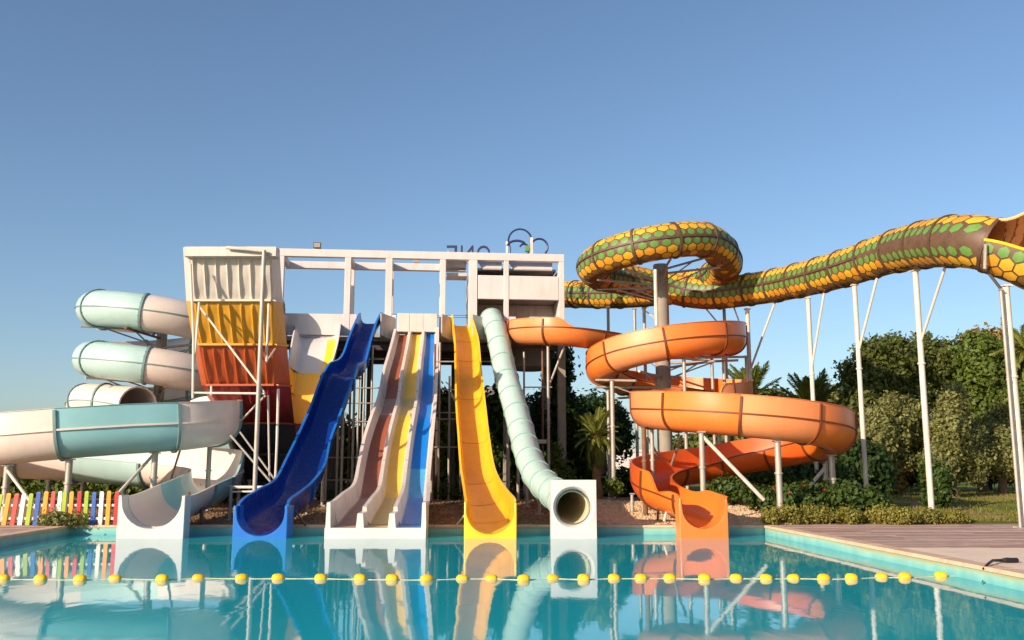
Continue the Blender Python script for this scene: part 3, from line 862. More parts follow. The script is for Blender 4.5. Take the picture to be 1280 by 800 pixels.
# open flume: heads right, turns back across the front to the left, round out of sight and back to the pool
RF = 0.82; HF = 1.52
f1 = at(262, 556, 33.2)
def bz(px, py, Y): return at(px, py, Y)
fp = [Vector((end.x, end.y, end.z - RS + 0.02)), Vector((at(212, 530, 33.9).x, 33.85, 2.95)), Vector((at(252, 556, 33.5).x, 33.5, 2.66)), Vector((at(267, 556, 32.6).x, 32.6, 2.48)),
      Vector((at(234, 560, 31.6).x, 31.6, 2.31)), Vector((at(145, 565, 30.6).x, 30.6, 2.13)), Vector((at(70, 572, 30.1).x, 30.1, 1.97)), Vector((at(0, 580, 30.1).x, 30.1, 1.80)),
      Vector((at(-60, 585, 30.7).x, 30.9, 1.70)), Vector((at(-84, 590, 32.4).x, 32.4, 1.60)), Vector((at(-52, 595, 34.4).x, 34.3, 1.48)), Vector((at(20, 600, 35.2).x, 35.2, 1.36)),
      Vector((at(100, 600, 35.3).x, 35.3, 1.22)), Vector((at(170, 604, 35.1).x, 35.1, 1.06)), Vector((at(225, 608, 34.6).x, 34.6, 0.94)), Vector((-10.3, 33.2, 0.78)), Vector((-10.0, 31.4, 0.55)), Vector((-9.98, 29.6, 0.32)), Vector((-10.0, 27.9, 0.08)), Vector((-10.02, 27.2, 0.02))]
pf1 = Path(fp, 0.15)
# right-hand turns: outer side is the left of travel
def hl_at(i):
    s = i / pf1.n
    y = pf1.p[i]
    end_i = pf1.near(Vector((-10.0, 31.4, 0.55)))
    return 0.86 + (HF - 0.86) * sstep(4, 16, i) * (1 - sstep(end_i - 12, end_i - 2, i))
fj = [10] + [pf1.near(p) for p in (fp[1], fp[2], fp[3])]
fj += [pf1.near(at(213, 560, 31.6)), pf1.near(at(82, 571, 30.2)), pf1.near(fp[8]), pf1.near(fp[10]), pf1.near(fp[11]), pf1.near(fp[12] + Vector((-0.2, 0, 0))), pf1.near(at(185, 604, 35.0)), pf1.near(fp[15]), pf1.near(fp[16]), pf1.near(fp[17]), pf1.n]
fj = sorted(set(fj))
for a, b in zip(fj[:-1], fj[1:]):
    mx_ = pf1.p[(a + b) // 2]
    px = mx_.x / mx_.y * FPX + 640
    m = M_S1W
    if mx_.y < 33 and 85 < px < 205 and mx_.z > 1.5: m = M_S1D
    elif mx_.y > 34.5 and 90 < px < 175 and mx_.z < 1.6: m = M_S1T
    elif mx_.z < 0.9 and mx_.y > 32: m = M_S1T
    elif mx_.z < 0.5: m = M_S1D if mx_.y > 28.9 else M_S1W
    elif mx_.z > 3.0: m = M_S1T
    flume_section(pf1, a, b, lambda i: uprof(RF, hl_at(i), 0.86), 'flume_section', m, spi)
for j in fj[1:-1]: flume_flange(pf1, j, RF, hl_at(j), 0.86, M_S1F, spi, w=0.09, h=0.07)
ei = pf1.near(fp[16])
seam(pf1, 12, ei, -RF - 0.04, RF + 0.02, M_S1W, spi, 0.06, 0.03)
e = pf1.p[pf1.n]
exit_block(spi, Vector((e.x, 26.72, 0.0)), (0, -1), 0.93, 0.92, 0.92, RF + 0.012, -0.62, 27.22 - 26.72, M_BOXW)
for px, py, Y, r in ((87, 577, 30.15, .10), (194, 566, 31.1, .10), (9, 588, 30.1, .10), (103, 606, 35.3, .07), (155, 607, 35.2, .07), (60, 607, 35.2, .07), (262, 560, 32.8, .08)):
    post_under(spi, pf1, at(px, py, Y), RF + 0.04, r, M_STEEL)
pipe(spi, [at(194, 566, 31.8), at(145, 620, 29.6)], 0.05, M_STEELW)
pipe(spi, [at(9, 588, 29.8), at(48, 640, 29.4)], 0.05, M_STEELW)
pipe(spi, [at(226, 560, 32.3), at(214, 598, 33.2)], 0.04, M_STEEL)
pipe(spi, [at(240, 640, 29.5), at(236, 615, 29.2)], 0.05, M_RUST)
pipe(spi, [at(252, 655, 28.6), at(252, 625, 29.2)], 0.06, M_RUST)

# ---------------------------------------------------------------- orange spiral slide
ora = empty('spiral_slide', at(880, 660, 32), 0, 'orange open spiral slide winding down round a concrete column to the pool', 'water slide')
col_b = at(829, 470, 39.0)
cU = Vector((at(832, 430, 39).x, 39.0, 0)); rU = 2.64
cL = Vector((at(926, 540, 32).x, 32.0, 0)); rL = 3.0
RO = 0.62; HO = 1.22
def co(c, ang, r, z): return Vector((c.x + r * math.cos(math.radians(ang)), c.y + r * math.sin(math.radians(ang)), z))
# upper coil turns clockwise seen from above: back (90) -> right (0) -> front (-90) -> left (-180) -> back (-270) -> right (-360)
op = [Vector((at(650, 412, 42.4).x, 42.4, 7.25)), Vector((at(652, 425, 41.0).x, 41.0, 7.05)), Vector((at(662, 432, 39.5).x, 39.5, 6.86)), Vector((at(684, 432, 38.6).x, 38.6, 6.74)), Vector((at(712, 434, 38.4).x, 38.4, 6.66)), Vector((at(752, 435, 39.2).x, 39.2, 6.60)),
      Vector((at(795, 435, 40.9).x, 40.9, 6.54)), co(cU, 80, rU, 6.50), co(cU, 40, rU, 6.46), co(cU, 0, rU, 6.38), co(cU, -45, rU, 6.19), co(cU, -90, rU, 5.92), co(cU, -135, rU, 5.58), co(cU, -180, rU, 5.22),
      co(cU, -225, rU, 4.95), co(cU, -270, rU, 4.66), co(cU, -315, rU * 1.06, 4.38), co(cU, -355, rU * 1.1, 4.10), co(cU, -405, rU * 1.02, 3.75)]
# leftward run, then the lower coil turns the other way: left (180) -> front (270) -> right (360) -> back (450)
op += [Vector((at(850, 540, 36).x, 36.0, 3.50)), co(cL, 128, rL + 0.2, 3.28), co(cL, 160, rL, 3.12), co(cL, 190, rL, 2.98), co(cL, 225, rL, 2.82), co(cL, 255, rL, 2.66), co(cL, 285, rL, 2.50), co(cL, 315, rL, 2.34), co(cL, 345, rL, 2.17), co(cL, 375, rL, 1.98), co(cL, 410, rL, 1.72), co(cL, 440, rL, 1.46),
       Vector((at(893, 600, 35.0).x, 34.9, 1.26)), Vector((at(845, 605, 34).x, 34.0, 1.02)), Vector((at(818, 610, 32).x, 32.3, 0.76)), Vector((at(822, 610, 30.2).x, 30.3, 0.48)), Vector((at(852, 610, 28.6).x, 28.7, 0.22)), Vector((at(874, 610, 27.5).x, 27.65, 0.06)), Vector((at(879, 610, 27.1).x, 27.15, 0.01))]
po = Path(op, 0.15)
def hts(i):
    """left and right wall heights: the outer wall of each bend is taller"""
    # signed turn over a short stretch
    a, b = po.T[max(0, i - 6)], po.T[min(po.n, i + 6)]
    k = a.x * b.y - a.y * b.x
    return k
K = [hts(i) for i in range(po.n + 1)]
K = list(np.convolve(np.pad(K, 12, 'edge'), np.ones(25) / 25, 'valid'))
i_lo = po.near(op[-3]); i_st = po.near(op[4]); i_up = po.near(op[8])
HL = []; HRr = []
for i in range(po.n + 1):
    w = min(1, max(-1, K[i] / 0.22))
    hl = RO + 0.05 + (HO - RO - 0.05) * sstep(0.15, 0.7, -w)      # right-hand bend: left wall is the outer one
    hr = RO + 0.05 + (HO - RO - 0.05) * sstep(0.15, 0.7, w)
    if i < i_st: 
        f = 1 - sstep(i_st - 3, i_st, i); hl = RO + 0.05 + 0.36 * f; hr = RO + 0.05 + 0.36 * f
    elif i < i_up: 
        f = sstep(i_up - 12, i_up, i); hl = RO + 0.05 + (hl - RO - 0.05) * f; hr = RO + 0.05 + (hr - RO - 0.05) * f
    if i > i_lo - 4: 
        f = sstep(i_lo - 4, i_lo + 4, i); hl = hl + (0.86 - hl) * f; hr = hr + (0.86 - hr) * f
    HL.append(hl); HRr.append(hr)
oj = [0]; step = 14
while oj[-1] + step < po.n - 5: oj.append(oj[-1] + step)
oj.append(po.n)
for q, (a, b) in enumerate(zip(oj[:-1], oj[1:])):
    z = po.p[(a + b) // 2].z
    m = [M_ORA, M_ORAF, M_ORA, M_ORA, M_ORAF][q % 5]
    if z < 2.0: m = M_ORAD
    if z < 0.4: m = M_ORA
    flume_section(po, a, b, lambda i: uprof(RO, HL[i], HRr[i]), 'flume_section', m, ora)
for j in oj[1:-1]: flume_flange(po, j, RO, HL[j], HRr[j], M_ORAFL, ora, w=0.07, h=0.055)
for sg in (-1, 1): seam(po, 2, po.n - 2, sg * (RO + 0.04), RO + 0.02, M_ORAFL, ora, 0.045, 0.022)
e = po.p[po.n]
dd = Vector((po.T[po.n].x * 0.6, po.T[po.n].y, 0)).normalized()
fr = at(880, 655, 26.75)
exit_block(ora, Vector((fr.x, 26.72, 0.0)), (0.1, -1), 0.69, 0.8, 0.84, RO + 0.0, -0.65, 0.46, M_ORA)
for px, py, Y, r in ((877, 552, 29.3, .085), (972, 560, 29.1, .095), (1040, 585, 31.5, .10), (1032, 590, 33.6, .09), (805, 546, 31.5, .08), (815, 548, 33, .07), (855, 455, 36.5, .07), (897, 492, 38.5, .07), (905, 460, 40, .08), (933, 445, 39.2, .08), (890, 455, 41, .07), (685, 434, 38.6, .06), (790, 610, 32.4, .06)):
    post_under(ora, po, at(px, py, Y), RO + 0.04, r, M_STEEL if px not in (805,) else M_RUST)
for px, py, Y, r in ((760, 487, 39.2, .07), (765, 475, 36.8, .085)): post(ora, at(px, py, Y), r, M_STEEL)
pipe(ora, [at(878, 545, 29.3), at(955, 625, 29.2)], 0.06, M_STEELW)
pipe(ora, [at(1030, 586, 33.0), at(1012, 608, 32.2)], 0.06, M_STEELW)
pipe(ora, [at(808, 545, 33.2), at(832, 585, 35.0)], 0.05, M_STEEL)
pipe(ora, [at(852, 545, 33.2), at(838, 585, 35.0)], 0.05, M_STEEL)
pipe(ora, [at(836, 626, 28.9), at(830, 652, 28.7)], 0.035, M_STEELW)
pipe(ora, [at(823, 633, 29.3), at(822, 650, 29.0)], 0.035, M_DARKST)
pipe(ora, [at(705, 434, 38.6), at(684, 488, 40.5)], 0.045, M_STEELW)
# arms from the column
for ang, z in ((-60, 5.9), (-120, 5.5), (-180, 5.1), (-20, 6.1), (40, 6.4), (100, 6.4), (-230, 4.8), (-320, 4.2)):
    h = Vector((col_b.x, 39.0, z - 0.12)); q = co(cU, ang, rU + 0.3, z - 0.10)
    pipe(ora, [h, q], 0.05, M_STEEL, 'arm'); pipe(ora, [h - Vector((0, 0, 0.7)), h + (q - h) * 0.7], 0.03, M_STEEL)
pipe(ora, [at(870, 447, 36.4), at(935, 446, 38.6)], 0.05, M_STEEL, 'arm')
pipe(ora, [at(745, 475, 38.5), at(795, 476, 36.5)], 0.05, M_STEEL, 'arm')

# ---------------------------------------------------------------- patterned snake tube
sna = empty('snake_tube_slide', at(829, 640, 39), 0, 'long tube slide painted with yellow and green snake scales, looping high over the right side', 'water slide')
RN = 0.69
cN = Vector((at(824, 320, 39).x, 39.0, 0)); rN = 2.62
sp_ = [at(640, 371, 51), at(706, 368, 48.5), at(770, 368, 46.0), at(835, 362, 43.6), at(878, 353, 41.9), at(903, 338, 40.3), at(904, 318, 38.6), at(880, 300, 37.1), at(824, 303, 36.4), at(770, 316, 37.1), at(743, 331, 38.6), at(750, 343, 40.3), at(785, 350, 41.4), at(830, 359, 41.9), at(880, 367, 41.4), at(950, 360, 39.6), at(1005, 349, 37.0), at(1060, 334, 34.2), at(1110, 317, 32.1), at(1155, 306, 30.1), at(1200, 301.5, 28.3), at(1231, 304.5, 27.5), at(1275, 319, 27.0), at(1335, 340, 26.6), at(1410, 368, 26.2)]
pn = Path(sp_, 0.15)
i_open = pn.near(at(1240, 307, 27.4))
nj = [i_open]; i_band = pn.near(at(1095, 322, 32.7))
while nj[-1] - 10 > 0: nj.append(nj[-1] - 10)
if nj[-1] < 5: nj[-1] = 0
else: nj.append(0)
nj = nj[::-1]
i_g0, i_g1 = pn.near(at(1060, 334, 34.2)), i_open
def rsn(i): return RN + 0.12 * sstep(i_g0, i_g1, i)
def scales(path, i0, i1, rad, parent, cols, name='scales', band=False, NK=14, kmin=None, kmax=None, inside=False, rf=None, ds=0.36):
    s0, s1 = i0 * path.ds + 0.05, i1 * path.ds - 0.05
    dphi = 2 * math.pi / NK
    size = dphi / 1.5
    mb = MB(); sh = 0.88
    ang0 = 0.0 if band else dphi / 2
    def P(s, ph):
        if band: s += 0.26 * (abs(math.asin(max(-1, min(1, math.sin(ph))))) - 0.6)
        x = min(max(s, s0), s1) / path.ds; i = int(x); f = x - i; j = min(i + 1, path.n)
        c = path.p[i].lerp(path.p[j], f); S = path.S[i].lerp(path.S[j], f); U = path.U[i].lerp(path.U[j], f)
        rr = (rf(i) if rf else rad) + (-0.042 if inside else 0.009)
        return c + (S * math.cos(ph) + U * math.sin(ph)) * rr
    for k in range(NK):
        if kmin is not None and not (kmin <= k <= kmax): continue
        ph = ang0 + k * dphi
        # rows counted from the side band
        kk = k if band else k + 0.5
        d = min(min((kk - b) % NK, NK - (kk - b) % NK) for b in (0, NK // 2))
        if d == 0: continue
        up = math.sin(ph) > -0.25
        if d == 0.5: ph += 0.05 * (1 if math.sin(ph) * math.cos(ph) > 0 else -1)
        off = 0.5 * (k % 2)
        for j in range(int(s0 / ds) - 1, int(s1 / ds) + 2):
            s = (j + off) * ds
            if s < s0 - ds * 0.3 or s > s1 + ds * 0.3: continue
            sy = sh
            v = [(0, size * sy), (ds / 2 * sh, size / 2 * sy), (ds / 2 * sh, -size / 2 * sy), (0, -size * sy), (-ds / 2 * sh, -size / 2 * sy), (-ds / 2 * sh, size / 2 * sy)]
            gs = 1.0
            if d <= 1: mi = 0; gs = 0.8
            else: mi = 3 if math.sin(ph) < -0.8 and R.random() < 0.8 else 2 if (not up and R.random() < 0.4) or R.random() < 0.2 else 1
            v = [w for q in range(6) for w in (v[q], ((v[q][0] + v[(q + 1) % 6][0]) / 2, (v[q][1] + v[(q + 1) % 6][1]) / 2))]
            pts = [P(s + a * gs * .5, ph + b * gs * .5) for a, b in v] + [P(s + a * gs, ph + b * gs) for a, b in v]
            mb.add([P(s, ph)] + pts, [(0, (q + 1) % 12 + 1, q + 1) for q in range(12)] + [(q + 1, (q + 1) % 12 + 1, (q + 1) % 12 + 13, q + 13) for q in range(12)], mi)
    if mb.f: tag(mb.build(name, cols, parent, True, 60), kind='stuff')
for a, b in zip(nj[:-1], nj[1:]):
    sct = tube_section(pn, a, b, RN, 'tube_section', M_SNB, sna, m_in=M_TAN, rf=rsn)
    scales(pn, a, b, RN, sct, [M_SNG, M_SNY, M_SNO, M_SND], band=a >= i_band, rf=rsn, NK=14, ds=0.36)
for j in nj: tube_flange(pn, j, rsn(j), M_SNF, sna, 0.09, 0.05)
seam(pn, 0, pn.near(at(1090, 325, 32.9)), RN, 0.0, M_SNF, sna, 0.045, 0.03); seam(pn, 0, pn.near(at(1090, 325, 32.9)), -RN, 0.0, M_SNF, sna, 0.045, 0.03)
# open scoop at the right: tall hood on the far side, low rim on the near side
def rscoop(i): return RN + 0.14 + 1.15 * sstep(i_open, i_open + 9, i)
# angles: 0 = right of travel (near side), 90 = up, 180 = far side, 270 = bottom
mb = MB(); A0, A1, n = math.radians(62), math.radians(360 + 0), 26
inn, out = [], []
for i in range(i_open, pn.n + 1):
    r0 = rscoop(i); rb = RN + 0.14
    a_, b_ = [], []
    for k in range(n + 1):
        an = A0 + (A1 - A0) * k / n
        w = max(0, min(1, (math.radians(250) - an) / math.radians(90)))
        r = rb + (r0 - rb) * w
        cc = pn.p[i] + pn.U[i] * (r - rb) * 0.25
        e_ = pn.S[i] * math.cos(an) + pn.U[i] * math.sin(an)
        a_.append(cc + e_ * (r - 0.045)); b_.append(cc + e_ * r)
    inn.append(a_); out.append(b_)
mb.loft([b + a[::-1] for a, b in zip(inn, out)], True, True, 0)
w2 = 2 * (n + 1)
for f_ in range((len(inn) - 1) * w2):
    k_ = f_ % w2
    if k_ < n and A0 + (A1 - A0) * k_ / n > math.radians(235): mb.m[f_] = 1
sc_o = mb.build('scoop', [M_TAN, M_SNB], sna, True, 50)
# dark grout lines of the scoop: slightly proud scale plates on the inside
gap = MB(); pl_ = MB()
for ii in range(0, len(inn) - 3, 2):
    for k in range(0, n - 1, 2):
        o_ = 1 if (ii // 2) % 2 else 0
        k0 = k + o_
        if k0 + 2 > n: continue
        q = [inn[ii][k0], inn[ii][k0 + 2], inn[ii + 2][k0 + 2], inn[ii + 2][k0]]
        c_ = sum(q, Vector()) / 4
        cen = pn.p[i_open + ii + 1]
        up_ = (cen - c_).normalized() * 0.008
        g_ = [x + up_ * 0.5 for x in q]; gap.add(g_, [(0, 1, 2, 3)])
        s_ = [c_ + (x - c_) * 0.84 + up_ for x in q]
        mid = [(s_[m] + s_[(m + 1) % 4]) / 2 + ((s_[m] + s_[(m + 1) % 4]) / 2 - c_) * 0.12 for m in range(4)]
        pl_.add([c_ + up_] + [x for m in range(4) for x in (c_ + (s_[m] - c_) * 0.9, mid[m])], [(0, m + 1, (m + 1) % 8 + 1) for m in range(8)])
tag(gap.build('scale_gaps', M_TANB, sc_o), kind='stuff'); tag(pl_.build('scales', M_TAN, sc_o), kind='stuff')
scales(pn, i_open, pn.n, RN + 0.145, sc_o, [M_SNG, M_SNY, M_SNO, M_SND], kmin=9, kmax=13)
mb = MB(); mb.tube([p for p in [o_[n] + Vector((0, 0, 0.02)) for o_ in out]], 0.05, 8)
mb.build('rim', M_YELX, sna, True)
mb = MB(); mb.tube([p for p in [o_[0] for o_ in out]], 0.05, 8); mb.build('hood_edge', M_TAN, sna, True)
# column and posts
colm = MB()
colm.tube([(col_b.x, 39.0, -0.1), (col_b.x, 39.0, at(829, 331, 39).z)], 0.31, 24)
colm.tube([(col_b.x, 39.0, at(829, 372, 39).z - 0.05), (col_b.x, 39.0, at(829, 372, 39).z + 0.05)], 0.33, 24)
tag(colm.build('concrete_column', M_CONC, None, True), 'thick round concrete column rising through the orange spiral and snake loop', 'column')
def npost(px, py, Y, pxb, r, m=M_STEELW):
    i = min(range(pn.n + 1), key=lambda k: (pn.p[k].xy - at(px, py, Y).xy).length)
    top = at(px, py, Y); top.z = min(top.z, pn.p[i].z - rsn(i) - 0.02)
    return post(sna, top, r, m), top
for px, py, Y, r, bx, bY, bt in ((1068, 356, 33.9, .085, 1105, 32.3, 0.30), (1144, 338, 30.7, .095, 1191, 28.7, 0.30), (1010, 372, 36.8, .085, 1037, 35.4, 0.34), (934, 386, 40.0, .09, 972, 38.6, 0.32), (1257, 357, 27.1, .10, None, 0, 0)):
    o_, top = npost(px, py, Y, 0, r)
    if bx:
        i = min(range(pn.n + 1), key=lambda k: abs(pn.p[k].x / pn.p[k].y * FPX + 640 - bx) + (50 if pn.p[k].y < 20 or pn.p[k].z > 10 else 0) + abs(pn.p[k].y - bY) * 3)
        b_ = pn.p[i] - Vector((0, 0, rsn(i) + 0.03)); k = top + (Vector((top.x, top.y, 0)) - top) * bt
        pipe(sna, [b_, k], 0.045, M_STEELW)
q = at(1251, 362, 26.9); post(sna, Vector((q.x, q.y, q.z)), 0.045, M_STEEL)
pipe(sna, [at(1231, 335, 27.0), at(1251, 361, 26.9)], 0.045, M_DARKST)
pipe(sna, [at(1232, 305, 26.6), at(1231, 336, 26.75)], 0.05, M_STEEL)
for px, py, Y in ((905, 384, 43.0), (760, 384, 46.0), (793, 386, 44.6), (805, 385, 41.8)):
    q = at(px, py, Y); post(sna, Vector((q.x, q.y, q.z)), 0.075, M_STEEL)
pipe(sna, [at(880, 383, 41.5), at(903, 410, 42.5)], 0.035, M_STEELW)
pipe(sna, [at(917, 383, 41.0), at(926, 408, 40.5)], 0.035, M_STEELW)
pipe(sna, [at(803, 386, 41.5), at(822, 400, 39.3)], 0.035, M_STEELW)
for ang in (-20, -50, -90, -130, -165, -200, -240):
    h = Vector((col_b.x, 39.0, 0)); a_ = co(cN, ang, rN, 0)
    k = min(range(pn.near(at(903, 338, 40.3)), pn.near(at(830, 359, 41.9))), key=lambda i: (pn.p[i].xy - a_.xy).length)
    q = pn.p[k] - Vector((0, 0, RN + 0.05)); z = min(q.z - 0.1, at(829, 334, 39).z)
    pipe(sna, [Vector((h.x, h.y, z)), q], 0.05, M_STEEL, 'arm')
    pipe(sna, [Vector((h.x, h.y, z - 0.6)), Vector((h.x, h.y, z)).lerp(q, 0.75)], 0.03, M_STEEL)
q = at(819, 337, 36.6); pipe(sna, [Vector((q.x, q.y, at(819, 337, 36.6).z)), Vector((q.x, q.y, 7.2))], 0.07, M_STEELW, 'support_post')

# ---------------------------------------------------------------- white slide tower
YT0, YT1 = 40.6, 41.8
P0 = at(346, 400, YT0); P1 = at(706, 400, YT1)
TA = math.atan2(P1.y - P0.y, P1.x - P0.x); PZ = P0.z; P0.z = 0
tow = empty('slide_tower', (P0.x, P0.y, 0), TA, 'white concrete start tower with an open roof frame above the slides', 'tower')
tdir = Vector((math.cos(TA), math.sin(TA), 0)); tn = Vector((-math.sin(TA), math.cos(TA), 0))
def lx(px):
    """position along the tower front of a direction px"""
    k = (px - 640) / FPX
    # P0 + tdir*s has x/y' = k with the depth measured along the optical axis at mid height
    lo, hi = -3.0, 16.0
    for _ in range(50):
        s = (lo + hi) / 2; p = P0 + tdir * s
        dcam = p.y * CP + (PZ - CAMZ) * SP
        if p.x / dcam < k: lo = s
        else: hi = s
    return s
def lz(px, py, dy=0.0):
    s = lx(px); p = P0 + tdir * s + tn * dy
    return at(px, py, p.y).z
def tb(name, x0, x1, y0, y1, z0, z1, m=M_WHITE, parent=tow, bev=0.015):
    mb = MB(); mb.box((x0, y0, z0), (x1, y1, z1))
    o = mb.build(name, m, parent, world=False)
    if bev:
        b = o.modifiers.new('bevel', 'BEVEL'); b.width = bev; b.segments = 2
    return o
ZR = lz(346, 311); ZR0 = lz(346, 323)                 # roof beam
ZR = (lz(346, 311) + lz(700, 317)) / 2; ZR0 = ZR - 0.34
ZP = lz(400, 392)                                     # parapet top
ZF = lz(400, 417)                                     # floor slab top
ZS = lz(620, 427)
W = lx(706); DP = 2.5
tb('roof_beam', -0.1, W, 0.0, 0.3, ZR0, ZR)
tb('roof_beam', -0.1, lx(585), DP, DP + 0.3, ZR0 + 0.003, ZR - 0.003)
for px in (346, 433, 485, 553):
    s = lx(px); tb('roof_beam', s - 0.11, s + 0.11, 0.302, DP - 0.002, ZR0 + 0.03, ZR - 0.02)
for px, w in ((433, .27), (485, .30), (553, .25), (591, .38), (633, .22)):
    s = lx(px); tb('pillar', s - w / 2, s + w / 2, 0.004, 0.296, ZF, ZR0 - 0.002)
    if px < 590: tb('pillar', s - w / 2 + 0.02, s + w / 2 - 0.02, DP + 0.02, DP + 0.28, ZF, ZR0)
s = lx(702.5); tb('pillar', s - 0.12, W - 0.002, 0.004, 0.296, lz(702, 417), ZR0 - 0.002)
tb('pillar', lx(348) - 0.1, lx(348) + 0.15, 0.004, 0.296, ZF, ZR0 - 0.002)
# small box and awning between two pillars
tb('awning', lx(557) + 0.03, lx(585) - 0.06, 0.7, 1.4, lz(570, 334, .7) + 0.0, lz(570, 328, .7) + 0.16, M_WHITE2)
tb('awning_base', lx(557) + 0.03, lx(585) - 0.02, 0.5, 1.5, lz(570, 345, .5), lz(570, 341, .5), M_WHITE2)
# right block: solid band, slanted hoods, lower parapet, back wall
zb1, zb0 = lz(645, 344.5), lz(645, 374)
xa = lx(597) + 0.002; xm0, xm1 = lx(630) - 0.0, lx(636); xb = lx(699) - 0.01
tb('front_band', xa, xb, 0.03, 0.26, zb0, zb1)
for a, b in ((xa + 0.01, lx(629.5)), (lx(636.8), lx(694))):
    zt = lz(645, 326, .8); zl = lz(645, 336, .2); i_ = 0.22
    mb = MB(); mb.add([(a + i_, 0.2, zl), (b - i_ * .4, 0.2, zl), (b, 0.8, zt), (a, 0.8, zt), (a + i_, 0.24, zl - 0.05), (b - i_ * .4, 0.24, zl - 0.05), (b, 0.84, zt - 0.05), (a, 0.84, zt - 0.05)],
                      [(0, 1, 2, 3), (7, 6, 5, 4), (0, 4, 5, 1), (1, 5, 6, 2), (2, 6, 7, 3), (3, 7, 4, 0)])
    mb.build('slanted_hood', M_WHITE, tow, world=False)
tb('side_wall', W - 0.25, W - 0.003, 0.30, 4.6, lz(702, 417), ZR0 - 0.35)
tb('back_wall', xa - 0.3, W - 0.26, 4.4, 4.6, ZF, lz(645, 336, .8) + 0.02, M_GREYWALL)
tb('ceiling_slab', xa - 0.3, W - 0.26, 0.86, 4.39, lz(645, 336, .8) - 0.1, lz(645, 336, .8) + 0.02, M_WHITE2)
tb('side_wall', xa - 0.3, xa - 0.1, 0.3, 4.39, ZF, lz(645, 336, .8) - 0.1, M_WHITE2)
tb('inner_floor', xa - 0.08, W - 0.26, 0.27, 4.39, zb0 + 0.05, zb0 + 0.2, M_GREYWALL)
tb('inner_wall', xa + 0.02, W - 0.27, 1.7, 1.85, ZF - 0.1, zb0 + 0.03, M_WHITE2)
tb('lower_parapet', lx(662), lx(699), 0.02, 0.24, lz(680, 417), lz(680, 396))
# parapet with openings for the slides, each piece its own part
for a, b, z0, m in ((356, 446, ZF - 0.05, M_WHITE), (478, 495, ZF - 0.25, M_WHITE2), (549, 565, ZF - 0.2, M_WHITE), (600, 612, ZF - 0.2, M_WHITE), (634, 645, ZF - 0.1, M_WHITE)):
    tb('parapet', lx(a), lx(b), 0.02, 0.22, z0, ZP)
# tapering grey cheeks beside each chute start
for a, b in ((476, 493), (551, 567), (589, 612), (352, 360)):
    xs0, xs1 = lx(a), lx(b)
    mb = MB(); zt = ZP - 0.02
    mb.add([(xs0, -0.55, zt), (xs0 + 0.05, -0.55, zt), (xs1, 0.0, zt - 0.1), (xs0, 0.0, zt), (xs0, -0.55, ZF - 0.1), (xs0 + 0.05, -0.55, ZF - 0.1), (xs1, 0.0, ZF - 0.3), (xs0, 0.0, ZF - 0.3)],
           [(0, 1, 2, 3), (4, 7, 6, 5), (0, 4, 5, 1), (1, 5, 6, 2), (3, 7, 4, 0), (2, 6, 7, 3)])
    mb.build('start_cheek', M_WHITE2, tow, world=False)
for a, b in ((497, 512), (512.4, 530), (530.4, 546)):
    tb('start_tub', lx(a), lx(b), -0.35, 0.5, lz(520, 416), ZP + 0.02, M_LW)
# platform slab, edge beams and columns
tb('platform_slab', lx(352), W - 0.1, 0.0, 5.2, ZF - 0.30, ZF - 0.12, M_CONC)
tb('edge_beam', lx(352), lx(640), 0.3, 0.6, ZS - 0.4, ZF - 0.302, M_DARKST)
tb('edge_beam', lx(352), W - 0.1, 2.6, 2.9, ZS - 0.45, ZF - 0.302, M_DARKST)
tb('edge_beam', lx(352), W - 0.1, 4.9, 5.2, ZS - 0.5, ZF - 0.302, M_DARKST)
tb('rear_parapet', lx(352), lx(590), 4.95, 5.15, ZF - 0.12, ZP - 0.1, M_GREYWALL)
for px, dy, w, m in ((702, .2, .34, M_CONC), (640, 2.7, .3, M_CONC), (455, .45, .16, M_DARKST), (549, .45, .18, M_DARKST), (415, .45, .16, M_DARKST), (497, 2.7, .2, M_DARKST), (415, 2.7, .2, M_DARKST), (570, 2.7, .2, M_DARKST), (702, 5.0, .34, M_CONC), (640, 5.0, .3, M_CONC), (549, 5.0, .2, M_DARKST), (455, 5.0, .2, M_DARKST), (380, 5.0, .2, M_DARKST), (380, 0.45, .2, M_DARKST)):
    s = lx(px); tb('column', s - w / 2, s + w / 2, dy - w / 2, dy + w / 2, 0.2, ZF - 0.303, m)
# round tank under the right block
mb = MB(); s = lx(669)
rg = lambda r, z: [(s + r * math.cos(2 * math.pi * k / 32), 2.4 + r * math.sin(2 * math.pi * k / 32), z) for k in range(32)]
zt, zb = lz(669, 436, 2.4), lz(669, 463, 2.4)
mb.loft([rg(0.9, zt), rg(0.9, zb + 0.12), rg(0.7, zb), rg(0.1, zb - 0.05)], True, True)
mb.build('water_tank', M_GREYWALL, tow, True, world=False)
# wires strung between the pillars above the parapet
for dz in (0.12, 0.22):
    mb = MB(); mb.tube([(lx(488), 1.2, ZP + dz), (lx(520), 1.2, ZP + dz - 0.03), (lx(590), 1.2, ZP + dz)], 0.012, 5); mb.build('guard_wire', M_DARKST, tow, True, world=False)

